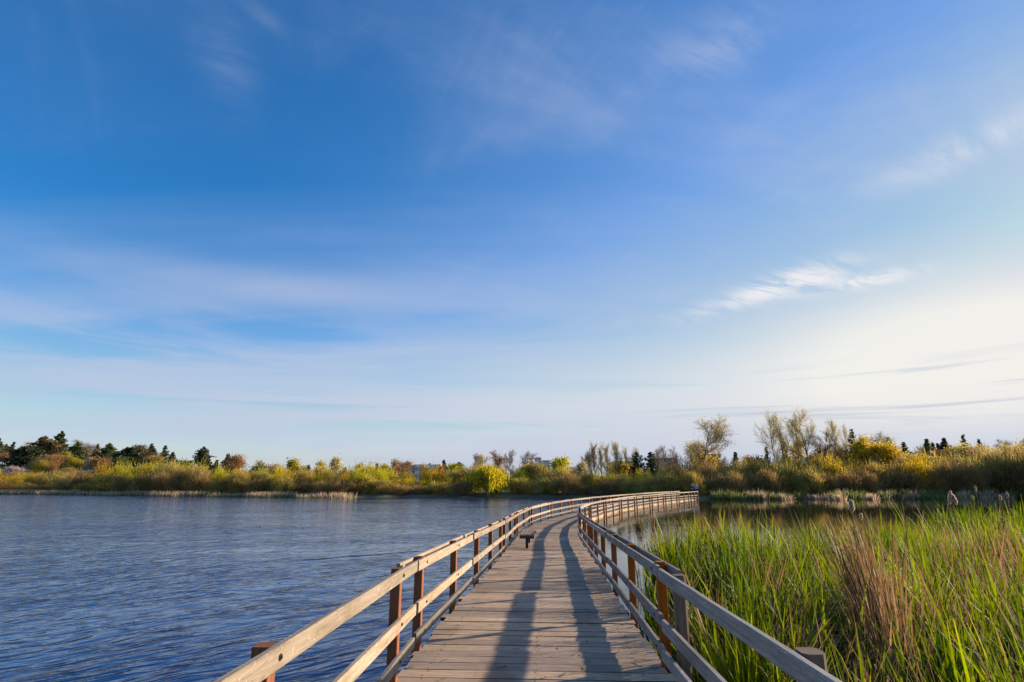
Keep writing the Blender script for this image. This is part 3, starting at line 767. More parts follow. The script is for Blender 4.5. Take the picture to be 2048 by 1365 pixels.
olv = dict(leaf=M_OLIVE, leaves=3600, ls=.2, spread=.5, base_split=.12)
dkb = dict(leaf=M_DKGREEN, leaves=5200, ls=.24, spread=.5, base_split=.12)
L = [
 # left hillside
 ('conifer', 'small dark conifer rising over brown trees at the far left edge of the hill', 'conifer', -2, 878, 26, 175, C_, GH, dict(leaf=M_DKCON)),
 ('conifer', 'thin dark conifer between the left edge and the broad green cedar', 'conifer', 28, 885, 15, 180, C_, GH, dict(leaf=M_DKCON, airy=.3)),
 ('conifer', 'low tree with flat dark layers beside the thin left conifer', 'conifer', 13, 890, 24, 182, C_, GH, dict(leaf=M_BRCON, airy=.5)),
 ('broadleaf_tree', 'rounded rusty brown tree above the grey house at the far left', 'tree', 18, 903, 56, 168, B_, GH, rusty),
 ('cedar', 'broad dark green cedar with drooping boughs right of the orange roof', 'cedar', 59, 894, 44, 162, C_, GH, dict(leaf=M_DKCON, droop=.45, round_=1)),
 ('broadleaf_tree', 'wide grey leafless tree behind the dark cedars on the left hill', 'tree', 72, 886, 50, 196, B_, GH, bare),
 ('conifer', 'tallest blunt-topped olive conifer on the left hill', 'conifer', 90, 874, 34, 176, C_, GH, dict(leaf=M_BRCON, round_=1)),
 ('conifer', 'dark olive conifer leaning against the tallest blunt one', 'conifer', 109, 882, 32, 174, C_, GH, dict(leaf=M_BRCON, round_=1)),
 ('conifer', 'airy layered conifer with gaps between boughs, highest tip on the left', 'conifer', 125, 864, 34, 186, C_, GH, dict(leaf=M_DKCON, airy=1.0, droop=.1)),
 ('broadleaf_tree', 'pale leafless tree behind the layered conifers on the left hill', 'tree', 158, 881, 40, 198, B_, GH, bare),
 ('conifer', 'green-brown conifer with layered boughs above the yellow-green sapling', 'conifer', 156, 886, 28, 170, C_, GH, dict(leaf=M_GRCON, airy=.4)),
 ('conifer', 'small reddish conifer between two taller ones above the cream gable', 'conifer', 171, 897, 18, 178, C_, GH, dict(leaf=M_BRCON)),
 ('broadleaf_tree', 'leafless pinkish brown tree over the cream gabled house', 'tree', 190, 889, 34, 190, B_, GH, dict(leaf=M_TWIGG, leaves=2000, ls=.12)),
 ('conifer', 'slim brown-tipped conifer right of the cream gabled house', 'conifer', 196, 889, 16, 184, C_, GH, dict(leaf=M_BRCON, airy=.4)),
 ('conifer', 'pyramid-shaped green conifer standing alone right of the cream house', 'conifer', 220, 889, 34, 166, C_, GH, dict(leaf=M_GRCON)),
 ('broadleaf_tree', 'small olive-gold tree pressed against the green pyramid conifer', 'tree', 234, 905, 20, 162, B_, GH, olv),
 ('broadleaf_tree', 'big rounded fox-brown leafless tree on the lower left hill', 'tree', 100, 909, 48, 150, B_, GH, dict(leaf=M_TWIGB, leaves=4200, ls=.16, spread=.5, base_split=.1)),
 ('broadleaf_tree', 'brown leafless tree right of the big fox-brown one', 'tree', 128, 912, 36, 154, B_, GH, dict(leaf=M_TWIGB, leaves=3000, ls=.16, spread=.5, base_split=.1)),
 ('broadleaf_tree', 'bright yellow-green sapling in front of the layered conifer', 'tree', 134, 905, 14, 158, B_, GH, yg),
 ('broadleaf_tree', 'broad brown tree with pale stem below the cream gabled house', 'tree', 207, 915, 42, 148, B_, GH, dict(leaf=M_TWIGB, leaves=4000, ls=.16, spread=.5, base_split=.12)),
 ('broadleaf_tree', 'yellow-green bush-like tree left of the cream gabled house', 'tree', 149, 918, 20, 146, B_, GH, yg),
 ('broadleaf_tree', 'olive-yellow tree between the fox-brown tree and the dark cedar', 'tree', 74, 922, 26, 150, B_, GH, olv),
 ('cedar', 'dark rounded cedar, left half of the dark clump mid-hill', 'cedar', 262, 897, 36, 160, C_, GH, dict(leaf=M_DKCON, round_=1)),
 ('broadleaf_tree', 'olive-brown ivy-clad tree within the dark clump mid-hill', 'tree', 284, 892, 34, 164, B_, GH, dict(leaf=M_BRCON, leaves=4500, ls=.22, spread=.5, base_split=.1)),
 ('conifer', 'dark conifer with blunt top, right half of the dark clump mid-hill', 'conifer', 304, 890, 26, 166, C_, GH, dict(leaf=M_DKCON)),
 ('broadleaf_tree', 'rounded mossy gold-green tree in front of the mid-hill dark clump', 'tree', 311, 912, 28, 146, B_, GH, olv),
 ('broadleaf_tree', 'dull green rounded tree left of the mid-hill dark clump', 'tree', 246, 916, 24, 150, B_, GH, dkb),
 ('cypress', 'narrow dark pointed cypress at the right end of the hill', 'cypress', 331, 892, 20, 160, C_, GH, dict(leaf=M_DKCON)),
 ('conifer', 'short dark conifer just right of the narrow cypress', 'conifer', 346, 906, 20, 156, C_, GH, dict(leaf=M_DKCON)),
 ('broadleaf_tree', 'dark evergreen shrub-tree below the narrow cypress', 'tree', 333, 926, 34, 140, B_, GH, dkb),
 ('broadleaf_tree', 'low dark evergreen at the foot of the hill clump', 'tree', 360, 922, 26, 145, B_, GH, dkb),
 # middle left
 ('spruce', 'lone dark spruce standing above the yellow-green scrub', 'spruce', 408, 897, 32, 138, C_, GM, dict(leaf=M_DKCON, droop=.15, round_=.6)),
 ('conifer', 'small green conifer halfway between lone spruce and rusty maple', 'conifer', 434, 922, 18, 130, C_, GM, dict(leaf=M_GRCON)),
 ('conifer', 'dark conifer tip showing behind the rusty maple', 'conifer', 457, 908, 24, 140, C_, GM, dict(leaf=M_BRCON)),
 ('maple', 'rounded rusty orange-brown maple with bare branches', 'maple', 468, 911, 42, 126, B_, GM, dict(leaf=M_TWIGB, leaves=5200, ls=.16, spread=.45, base_split=.1)),
 ('broadleaf_tree', 'pale buff leafless tree just right of the rusty maple', 'tree', 517, 921, 26, 136, B_, GM, dict(leaf=M_BUFF, leaves=900, ls=.12)),
 ('broadleaf_tree', 'dark green evergreen tree right of the rusty maple', 'tree', 517, 934, 26, 128, B_, GM, dkb),
 ('broadleaf_tree', 'purple-brown twiggy tree beside the dark evergreen', 'tree', 534, 931, 22, 126, B_, GM, dict(leaf=M_TWIGG, leaves=2600, ls=.14)),
 ('broadleaf_tree', 'loose buff-yellow tree left of the upright yellow-green poplar', 'tree', 560, 929, 36, 122, B_, GM, dict(leaf=M_BUFF, leaves=3200, ls=.17, spread=.5)),
 ('poplar', 'upright yellow-green poplar with a pointed top', 'poplar', 584, 920, 20, 120, B_, GM, dict(leaf=M_YGREEN, leaves=3600, ls=.17, vase=.6, base_split=.1)),
 ('broadleaf_tree', 'yellow-green rounded tree right of the pointed poplar', 'tree', 601, 934, 28, 118, B_, GM, yg),
 ('conifer', 'tiny dark conifer behind the yellow-green trees, thin and pointed', 'conifer', 617, 932, 16, 132, C_, GM, dict(leaf=M_DKCON, airy=.4)),
 ('poplar', 'thin pale poplar left of the taller tan one', 'poplar', 642, 922, 18, 124, B_, GM, dict(leaf=M_BUFF, leaves=1500, vase=.6)),
 ('poplar', 'narrow tan poplar, tallest tree over the reed fringe end', 'poplar', 667, 917, 19, 122, B_, GM, dict(leaf=M_BUFF, leaves=2600, ls=.16, vase=.7, base_split=.12)),
 ('broadleaf_tree', 'golden tree tucked below the thin pale poplar', 'tree', 650, 936, 30, 116, B_, GM, gold),
 ('conifer', 'stubby brown conifer right of the tan poplar', 'conifer', 690, 937, 14, 126, C_, GM, dict(leaf=M_BRCON)),
 ('poplar', 'slim tan poplar just left of the big yellow-green willow bush', 'poplar', 718, 928, 16, 118, B_, GM, dict(leaf=M_BUFF, leaves=2000, vase=.6, base_split=.1)),
 ('conifer', 'small dark conifer peeping over the big yellow-green bush', 'conifer', 754, 929, 12, 128, C_, GM, dict(leaf=M_DKCON)),
 ('broadleaf_tree', 'round mid-green tree right of the small dark conifer', 'tree', 771, 930, 24, 124, B_, GM, dict(leaf=M_YGREEN, leaves=3400, ls=.18, base_split=.1)),
 ('willow', 'big rounded yellow-green willow bush left of the office building', 'willow', 748, 939, 66, 104, B_, GM, dict(leaf=M_YGREEN, leaves=8500, ls=.19, spread=.5, base_split=.08)),
 ('poplar', 'very narrow brown poplar at the left end of the office building', 'poplar', 789, 921, 13, 118, B_, GM, dict(leaf=M_TWIGB, leaves=2600, ls=.15, vase=.5, base_split=.08)),
 ('broadleaf_tree', 'rounded leafless tree in front of the tan office wing', 'tree', 811, 922, 30, 116, B_, GM, dict(leaf=M_TWIGB, leaves=1500, ls=.12)),
 ('broadleaf_tree', 'buff leafless tree hiding the middle of the office building', 'tree', 851, 928, 22, 114, B_, GM, dict(leaf=M_BUFF, leaves=1800, ls=.13)),
 ('broadleaf_tree', 'short brown twiggy tree at the right end of the office building', 'tree', 879, 932, 24, 114, B_, GM, rusty),
 ('conifer', 'small dark conifer right of the office building', 'conifer', 888, 922, 22, 124, C_, GM, dict(leaf=M_DKCON)),
 ('pine', 'flat-topped dark pine behind the light green tree', 'pine', 918, 925, 22, 130, C_, GM, dict(leaf=M_DKCON, round_=1, airy=.5)),
 ('broadleaf_tree', 'rounded light green tree left of the weeping willow', 'tree', 910, 929, 34, 108, B_, GM, dict(leaf=M_YGREEN, leaves=5200, ls=.18, base_split=.1)),
 ('broadleaf_tree', 'hazy grey leafless tree, leftmost of the bare ones over the willow', 'tree', 951, 907, 22, 128, B_, GM, bare),
 ('broadleaf_tree', 'buff-tipped leafless tree second from left over the willow', 'tree', 971, 909, 24, 122, B_, GM, dict(leaf=M_BUFF, leaves=1200, ls=.12)),
 ('broadleaf_tree', 'vase-shaped leafless tree with dark forked trunk over the willow', 'tree', 998, 903, 36, 112, B_, GM, dict(leaf=M_TWIGB, leaves=900, ls=.1, base_split=.25)),
 ('broadleaf_tree', 'grey leafless tree just right of the vase-shaped one', 'tree', 1021, 900, 26, 114, B_, GM, bare),
 ('broadleaf_tree', 'spreading leafless tree behind the golden shrubs left of the teal block', 'tree', 1052, 903, 34, 118, B_, GM, bare),
 ('broadleaf_tree', 'golden rounded tree in front of the teal block', 'tree', 1062, 930, 52, 104, B_, GM, gold),
 ('cottonwood', 'yellow-green pointed cottonwood right of the teal block', 'cottonwood', 1116, 915, 36, 106, B_, GM, dict(leaf=M_YGREEN, leaves=5000, ls=.17, spread=.4, base_split=.08)),
 ('broadleaf_tree', 'pale buff tree left of the row of bare poplars', 'tree', 1157, 925, 30, 112, B_, GM, dict(leaf=M_BUFF, leaves=3000, ls=.15, base_split=.1)),
 ('broadleaf_tree', 'bluish leafless tree leaning at the left end of the poplar row', 'tree', 1168, 905, 24, 116, B_, GM, bare),
 ('pine', 'dark green pine, left one of the pair right of the poplar row', 'pine', 1273, 906, 26, 100, C_, GM, dict(leaf=M_DKCON, round_=1, droop=.2)),
 ('pine', 'dark green layered pine, right one of the pair', 'pine', 1301, 907, 28, 100, C_, GM, dict(leaf=M_DKCON, round_=1, airy=.3, droop=.1)),
 ('broadleaf_tree', 'pinkish leafless tree directly right of the dark pines', 'tree', 1316, 896, 22, 118, B_, GM, bare),
 ('broadleaf_tree', 'tall thin pinkish leafless tree behind the brick building', 'tree', 1329, 891, 22, 122, B_, GM, bare),
 ('broadleaf_tree', 'grey-pink leafless tree over the brick building roof', 'tree', 1346, 893, 24, 124, B_, GM, bare),
 ('broadleaf_tree', 'golden scrubby tree under the row of bare poplars', 'tree', 1245, 926, 52, 104, B_, GM, dict(leaf=M_YELLOW, leaves=4200, ls=.17, base_split=.1)),
 ('broadleaf_tree', 'amber budding tree at the left foot of the open-crowned cottonwood', 'tree', 1382, 887, 46, 106, B_, GR, dict(leaf=M_BUFF, leaves=3400, ls=.15, spread=.4)),
 ('broadleaf_tree', 'golden tree below the open-crowned cottonwood', 'tree', 1400, 905, 48, 100, B_, GR, dict(leaf=M_YELLOW, leaves=3200, ls=.16, spread=.4)),
 ('cottonwood', 'open-crowned cottonwood with spreading bare limbs, standing apart', 'cottonwood', 1397, 834, 76, 98, B_, GR, dict(leaf=M_BUFF, leaves=4200, ls=.09, spread=.4, base_split=.30, bark=M_BARKP)),
 ('broadleaf_tree', 'small faint leafless tree right of the open-crowned cottonwood', 'tree', 1440, 905, 26, 125, B_, GR, bare),
 ('conifer', 'short olive conifer between cottonwood and leaning trees', 'conifer', 1470, 906, 26, 118, C_, GR, dict(leaf=M_GRCON)),
 ('broadleaf_tree', 'small buff tree right of the short olive conifer', 'tree', 1504, 913, 24, 112, B_, GR, rusty),
 ('broadleaf_tree', 'short dark green rounded tree beside the small buff tree', 'tree', 1515, 917, 26, 110, B_, GR, dkb),
 ('conifer', 'thin dark conifer at the left of the leaning cottonwoods', 'conifer', 1532, 896, 18, 112, C_, GR, dict(leaf=M_DKCON)),
 ('conifer', 'dark triangular conifer behind the leaning trunks', 'conifer', 1567, 884, 24, 114, C_, GR, dict(leaf=M_GRCON)),
 ('broadleaf_tree', 'golden tree behind the leaning trunks', 'tree', 1580, 882, 28, 110, B_, GR, dict(leaf=M_YELLOW, leaves=2600, ls=.16)),
 ('plum_tree', 'low red-brown plum tree behind the forked dark trunk', 'plum tree', 1622, 912, 26, 108, B_, GR, dict(leaf=M_RED, leaves=2600, ls=.16, base_split=.1)),
 ('broadleaf_tree', 'dark leafless thicket tree at the foot of the forked trunk', 'tree', 1640, 895, 34, 112, B_, GR, dict(leaf=M_BRCON, leaves=2800, ls=.17)),
 ('broadleaf_tree', 'amber budding tree below the right cottonwood pair', 'tree', 1672, 895, 44, 100, B_, GR, dict(leaf=M_YELLOW, leaves=2600, ls=.15)),
 ('conifer', 'dark tall conifer behind the golden maple', 'conifer', 1703, 862, 30, 112, C_, GR, dict(leaf=M_DKCON, airy=.4)),
 ('maple', 'golden maple in front of the dark tall conifer', 'maple', 1706, 876, 38, 100, B_, GR, dict(leaf=M_YELLOW, leaves=5400, ls=.18, spread=.4)),
 ('broadleaf_tree', 'pale yellow leafless tree arching behind the golden maple', 'tree', 1731, 866, 56, 112, B_, GR, dict(leaf=M_BUFF, leaves=1600, ls=.13)),
 ('maple', 'wide golden-green maple left of the blue-black conifers', 'maple', 1748, 888, 84, 100, B_, GR, dict(leaf=M_YELLOW, leaves=9000, ls=.2, spread=.5, base_split=.1)),
 ('conifer', 'blue-black conifer rising right of the wide golden maple', 'conifer', 1775, 877, 30, 122, C_, GR, dict(leaf=M_DKCON)),
 ('conifer', 'blue-black conifer left of the dark-roofed house', 'conifer', 1806, 886, 26, 124, C_, GR, dict(leaf=M_DKCON, airy=.3)),
 ('broadleaf_tree', 'purple leafless tree over the dark roof', 'tree', 1833, 890, 24, 135, B_, GR, bare),
 ('conifer', 'green conifer directly behind the dark-roofed house', 'conifer', 1852, 878, 28, 126, C_, GR, dict(leaf=M_GRCON)),
 ('conifer', 'small faint conifer between two bigger ones over the house', 'conifer', 1865, 886, 16, 134, C_, GR, dict(leaf=M_DKCON)),
 ('conifer', 'wide bluish conifer above the white gable', 'conifer', 1887, 878, 30, 136, C_, GR, dict(leaf=M_DKCON, droop=.15)),
 ('conifer', 'bluish conifer low beside the wide one above the gable', 'conifer', 1875, 888, 20, 138, C_, GR, dict(leaf=M_DKCON)),
 ('plum_tree', 'dark red plum tree left of the white gable', 'plum tree', 1864, 904, 34, 112, B_, GR, dict(leaf=M_RED, leaves=3800, ls=.18, base_split=.1)),
 ('plum_tree', 'smaller red plum tree below the dark roof', 'plum tree', 1835, 911, 20, 110, B_, GR, dict(leaf=M_RED, leaves=2400, ls=.18, base_split=.1)),
 ('broadleaf_tree', 'olive bushy tree left of the small red plum', 'tree', 1808, 909, 30, 106, B_, GR, olv),
 ('conifer', 'bluish conifer tip over the olive round maple', 'conifer', 1925, 872, 22, 130, C_, GR, dict(leaf=M_DKCON)),
 ('maple', 'olive round maple, broad crowned, right of the house', 'maple', 1938, 889, 74, 108, B_, GR, dict(leaf=M_OLIVE, leaves=7500, ls=.2, spread=.5, base_split=.1)),
 ('conifer', 'small bluish conifer tip right of the olive round maple', 'conifer', 1957, 880, 14, 134, C_, GR, dict(leaf=M_DKCON)),
 ('broadleaf_tree', 'brown budding tree right of the olive round maple', 'tree', 1984, 892, 26, 112, B_, GR, rusty),
 ('broadleaf_tree', 'wide leafless grey tree near the right edge', 'tree', 1998, 879, 56, 120, B_, GR, bare),
 ('broadleaf_tree', 'big dusky olive tree cut by the right edge', 'tree', 2052, 876, 90, 106, B_, GR, dict(leaf=M_OLIVE, leaves=7500, ls=.2, spread=.5, base_split=.1)),
 ('broadleaf_tree', 'olive twiggy tree left of the big one at the right edge', 'tree', 2020, 892, 40, 112, B_, GR, dict(leaf=M_OLIVE, leaves=3600, ls=.18)),
]
pop_x = [(1178, 888, 20), (1190, 883, 18), (1201, 884, 18), (1214, 887, 16), (1227, 883, 18), (1238, 884, 17), (1251, 892, 16), (1264, 894, 20)]
PL = ['leftmost of the row of bare poplars', 'second bare poplar from the left in the row', 'third bare poplar from the left in the row', 'fourth bare poplar from the left, slightly shorter',
      'fifth bare poplar in the row, one of its tallest', 'sixth bare poplar in the row', 'seventh bare poplar, thin and shorter', 'last bare poplar of the row, yellowish, beside the dark pines']
for (a_, b_, w_), l_ in zip(pop_x, PL): L.append(('poplar', l_, 'poplar', a_, b_, w_, 104, B_, GM, dict(leaf=M_BUFF, bark=M_BARKP, leaves=1200, ls=.075, spread=.30, up=.8, broom=1.1, gn=.85, base_split=.22)))
for q, (nm, lab, cat, px, yt, wp, Y, kd, grp, kw) in enumerate(L):
    tree(nm, lab, cat, px, yt, wp, Y, kd, 900 + q * 7, grp, **dict(kw))

# leaning cottonwoods: trunk foot and crown tip both taken from the picture
def leaning(label, fx, tx, ty, wp, Y, seed, **kw):
    tp, g, h = spot(tx, ty, Y); ft = at(fx, 900, Y)
    r_ = make_tree('cottonwood', h, wid(wp, Y), kw.pop('leaf', M_BUFF), kw.pop('bark', M_BARKP), seed, **kw)
    r_.location = (ft.x, ft.y, g); tag(r_, label, 'cottonwood', 'leaning cottonwoods')
    dx = tp.x - ft.x
    for ch in r_.children:
        me = ch.data; co = np.zeros(len(me.vertices) * 3, np.float32); me.vertices.foreach_get('co', co); co = co.reshape(-1, 3)
        co[:, 0] += dx * 1.12 * np.clip(co[:, 2] / h, 0, 1.05); me.vertices.foreach_set('co', co.ravel()); me.update()
cw = dict(leaves=1500, ls=.085, spread=.30, base_split=.30, up=.6, broom=1.5, gn=.85)
leaning('leftmost leaning cottonwood, wide and sparse, arching left', 1557, 1537, 836, 44, 99, 51, **cw)
leaning('second leaning cottonwood with buds high on its crown', 1576, 1556, 820, 36, 98, 52, **cw)
leaning('third leaning cottonwood with the thinnest crown', 1602, 1574, 826, 30, 98, 53, **cw)
leaning('tallest leaning cottonwood with amber leaves', 1614, 1599, 816, 52, 97, 54, **dict(cw, leaves=3000))
leaning('dark forked cottonwood with almost bare crooked limbs', 1650, 1634, 862, 62, 98, 55, leaf=M_TWIGB, bark=M_BARK, leaves=500, ls=.11, base_split=.15, vase=1.1)
leaning('upright amber cottonwood right of the forked one', 1668, 1666, 837, 32, 98, 56, **dict(cw, leaves=2600))
leaning('rightmost cottonwood of the group, pale and narrow', 1688, 1683, 848, 26, 100, 57, **cw)

# weeping willow: domed crown, curtains hanging to the water
def weeping():
    rng = np.random.default_rng(5); Y = shoreY(975, 1.0); tp, g, h = spot(975, 930, Y); w = wid(78, Y)
    limbs = []; P = []; D = []
    for k in range(60):
        an = rng.uniform(0, 2 * math.pi); rr_ = w * .5 * math.sqrt(rng.uniform(.02, 1)); zc_ = h * (.97 - .38 * (rr_ / (w * .5)) ** 2) * rng.uniform(.82, 1.03)
        a = np.array([0, 0, h * .35]); m_ = np.array([math.cos(an) * rr_ * .45, math.sin(an) * rr_ * .45, zc_ * .88]); e = np.array([math.cos(an) * rr_, math.sin(an) * rr_, zc_])
        limbs += [(a, m_, .10, .05), (m_, e, .05, .02)]
        for c_ in range(16):
            q = e + rng.normal(size=3) * np.array([.42, .42, .22]); Lh = (zc_ - .1) * rng.uniform(.3, 1.05) * (.4 + .6 * rr_ / (w * .5)); n = max(4, int(Lh / .16))
            tt = np.arange(n)[:, None] * .16; dr = rng.normal(size=2) * .05
            pp = q + np.concatenate([dr[0] * tt, dr[1] * tt, -tt], 1) + rng.normal(size=(n, 3)) * .05
            P.append(pp); D.append(np.tile([0, 0, -1.0], (n, 1)) + rng.normal(size=(n, 3)) * .25)
    P = np.concatenate(P); D = np.concatenate(D); P[:, 2] = np.maximum(P[:, 2], .15)
    limbs.append((np.array([0, 0, -.3]), np.array([0, 0, h * .38]), .28, .2))
    root = tag(empty('weeping_willow', (tp.x, tp.y, g)), 'golden weeping willow trailing its branches to the water across the lake', 'willow')
    tv, tq = tubes(limbs, 5); link('trunk', npmesh('trunk', tv, tq, M_BARK, smooth=True), root)
    v, q, tt = quads(P, .15, rng, 1.7, D); link('crown', npmesh('crown', v, q, M_WEEP, tint=tt), root)
weeping()

# filler trees and scrub on the slopes so the hill reads wooded
rf = random.Random(21)
for q in range(56):
    px = rf.uniform(-120, 345) if q < 34 else rf.uniform(1740, 2160)
    if 145 < px < 200: px += 90
    az_r = rf.uniform(18, 48)
    Y = shoreY(px, az_r); pt = at(px, 950, Y); g = ground(pt.x, pt.y); hh = rf.uniform(1.8, 3.4)
    kd = rf.choice(('olive', 'brown', 'brown', 'green' if px < 400 else 'olive'))
    st, fo = rf.choice(LIB[kd]); side_ = 'left' if px < 400 else 'right'
    reg = next(b for a, b in REG if px < a)
    root = tag(empty('shrub', (pt.x, pt.y, g - .05)), '%s scrub %s slope %s' % (KINDS[kd][1], 'low on the' if az_r < 33 else 'higher on the', reg), 'shrub', 'scrub scattered over the slopes')
    k_ = hh / 4.6; root.scale = (k_ * 1.15, k_ * 1.15, k_); root.rotation_euler = (0, 0, rf.uniform(0, 6.28)); link('stems', st, root); link('foliage', fo, root)

# ------------------------------------------------------------------ buildings beyond the trees
M_WHITE = flat('white_render', (.72, .70, .66), .8, .05, .5); M_CREAM = flat('cream_siding', (.66, .58, .40), .8, .06, .8)
M_TAN = flat('tan_brick', (.42, .30, .20), .9, .15, 1.5); M_BRICK = flat('red_brick', (.30, .13, .08), .9, .15, 1.5); M_OCHRE = flat('ochre_brick', (.50, .36, .14), .9, .1, 1.2)
M_TEAL = flat('teal_cladding', (.10, .27, .33), .5, .1, .6); M_ROOFD = flat('dark_shingles', (.045, .042, .05), .9, .25, 2.5)
M_ROOFO = flat('terracotta_shingles', (.50, .27, .16), .9, .15, 2); M_ROOFW = flat('pale_roofing', (.62, .58, .56), .8, .08, 1); M_GREY = flat('grey_siding', (.22, .21, .23), .8, .15, 1)
M_GLASS = flat('window_glass', (.05, .09, .13), .08, .2, .5, 0, 1.0); M_BGLASS = flat('blue_curtain_glass', (.10, .24, .36), .15, .2, .5, 0, 1.0)
def box(mb_, x0, x1, y0, y1, z0, z1): mb_.beam((x0, (y0 + y1) / 2, (z0 + z1) / 2), (x1, (y0 + y1) / 2, (z0 + z1) / 2), y1 - y0, z1 - z0)
def building(name, label, px0, px1, ytop, Y, depth, wall, roofm, kind='flat', floors=2, bays=5, glass=M_GLASS, roof_h=0.0, gable_side=False, cat='building'):
    a = at(px0, ytop, Y); b = at(px1, ytop, Y); g = min(ground(a.x, a.y), ground(b.x, b.y)) - .5; W_ = b.x - a.x; H = a.z - g - roof_h
    root = tag(empty(name, (a.x, a.y, g)), label, cat)
    m_ = MB(1); box(m_, 0, W_, 0, depth, 0, H); m_.build('wall', wall, root)
    if kind == 'flat':
        m_ = MB(2); box(m_, -.15, W_ + .15, -.15, depth + .15, H + .003, H + .35); m_.build('roof', roofm, root)
    else:
        e = .35
        if gable_side:   # ridge runs away from the camera, gable faces it
            V = [(-e, -e, H), (W_ / 2, -e, H + roof_h), (W_ + e, -e, H), (-e, depth + e, H), (W_ / 2, depth + e, H + roof_h), (W_ + e, depth + e, H)]
            V += [(v[0], v[1], v[2] - .22) for v in V]
            Fq_ = [(0, 3, 4, 1), (1, 4, 5, 2), (6, 7, 10, 9), (7, 8, 11, 10), (0, 1, 7, 6), (1, 2, 8, 7), (3, 9, 10, 4), (4, 10, 11, 5), (0, 6, 9, 3), (2, 5, 11, 8)]
            link('roof', npmesh('roof', V, np.array(Fq_, np.int32), roofm), root)
            V = [(0, 0, H), (W_, 0, H), (W_ / 2, 0, H + roof_h - .3), (0, .25, H), (W_, .25, H), (W_ / 2, .25, H + roof_h - .3)]
            link('gable', npmesh('gable', V, [np.array([(0, 1, 2), (5, 4, 3)], np.int32), np.array([(0, 2, 5, 3), (1, 4, 5, 2)], np.int32)], wall), root)
        else:
            V = [(-e, -e, H), (W_ + e, -e, H), (W_ + e, depth + e, H), (-e, depth + e, H), (-e * .5, depth / 2, H + roof_h), (W_ + e * .5, depth / 2, H + roof_h)]
            link('roof', npmesh('roof', V, [np.array([(0, 1, 5, 4), (2, 3, 4, 5), (3, 2, 1, 0)], np.int32), np.array([(3, 0, 4), (1, 2, 5)], np.int32)], roofm), root)
    fh = H / floors
    for i in range(floors):
        for j in range(bays):
            w_ = W_ / bays; x0, x1 = w_ * (j + .18), w_ * (j + .82); z0, z1 = fh * (i + .32), fh * (i + .82)
            m_ = MB(3); box(m_, x0, x1, -.06, .05, z0, z1); wdw = m_.build('window', M_WHITE if wall is not M_WHITE else M_GREY, root)
            m_ = MB(4); box(m_, x0 + .1, x1 - .1, -.09, -.058, z0 + .1, z1 - .1); m_.build('pane', glass, wdw)
    return root
building('office_building', 'tan brick wing of the office, left of its white part', 795, 829, 933, 150, 14, M_TAN, M_TAN, floors=3, bays=7)
ob = building('office_building', 'long white office building with blue glass rising behind the scrub', 829.5, 881, 932, 148, 16, M_WHITE, M_WHITE, floors=3, bays=8, glass=M_BGLASS)
m_ = MB(9); pa_ = at(860, 927, 154); pb_ = at(860, 934, 154); m_.beam(pb_ - Vector((0, 0, .6)) - ob.location, pa_ - ob.location, .7, .7, up=(0, 1, 0)); m_.build('roof_vent', M_GREY, ob)
building('apartment_block', 'white low block beneath the teal tower', 1063, 1084, 929, 168, 14, M_WHITE, M_WHITE, floors=3, bays=4, glass=M_BGLASS)
building('apartment_block', 'teal-clad tower with stepped flat top right of the golden scrub', 1072, 1082, 918, 176, 8, M_TEAL, M_TEAL, floors=5, bays=3, glass=M_BGLASS)
building('apartment_block', 'lower teal block with a bright white end wall', 1084.5, 1099, 923, 170, 10, M_TEAL, M_WHITE, floors=4, bays=3, glass=M_BGLASS)
building('brick_building', 'flat-roofed red brick building behind pinkish leafless trees', 1321, 1353, 919, 150, 12, M_BRICK, M_BRICK, floors=3, bays=6)
building('brick_building', 'ochre brick building glimpsed between bare poplars', 1233, 1263, 926, 132, 12, M_OCHRE, M_OCHRE, floors=2, bays=5)
building('brick_building', 'pink-brown flat-roofed building right of the open-crowned cottonwood', 1408, 1440, 911, 160, 12, M_TAN, M_BRICK, floors=3, bays=5)
building('house', 'small pale house left of the poplar row', 1139, 1152, 934, 140, 8, M_WHITE, M_ROOFO, 'gable', 1, 3, roof_h=1.0, cat='house')
building('house', 'cream gabled house lit by the sun on the left hill', 159, 185, 914, 165, 12, M_CREAM, M_ROOFO, 'gable', 2, 2, roof_h=2.0, gable_side=True, cat='house')
building('house', 'house with a sunlit orange roof at the far left', 15, 38, 913, 178, 9, M_GREY, M_ROOFO, 'gable', 2, 4, roof_h=1.6, cat='house')
building('house', 'house with a pale roof between the dark cedars', 64, 86, 909, 184, 9, M_WHITE, M_ROOFW, 'gable', 2, 4, roof_h=1.2, cat='house')
building('house', 'grey house behind pale blossom at the far left shore', -12, 34, 934, 152, 10, M_GREY, M_ROOFD, 'gable', 2, 6, roof_h=1.6, cat='house')
building('house', 'long dark-roofed house behind red plum trees', 1811, 1872, 903, 130, 9, M_GREY, M_ROOFD, 'gable', 2, 8, roof_h=2.6, cat='house')
building('house', 'white gabled wing of the dark-roofed house', 1873, 1886, 907, 126, 9, M_WHITE, M_ROOFD, 'gable', 1, 2, roof_h=1.6, gable_side=True, cat='house')
tree('blossom_tree', 'pale pink blossom tree in front of the grey house', 'tree', 38, 933, 34, 140, B_, 4001, None, leaf=M_BLOSSOM, leaves=2600, ls=.16, base_split=.12)

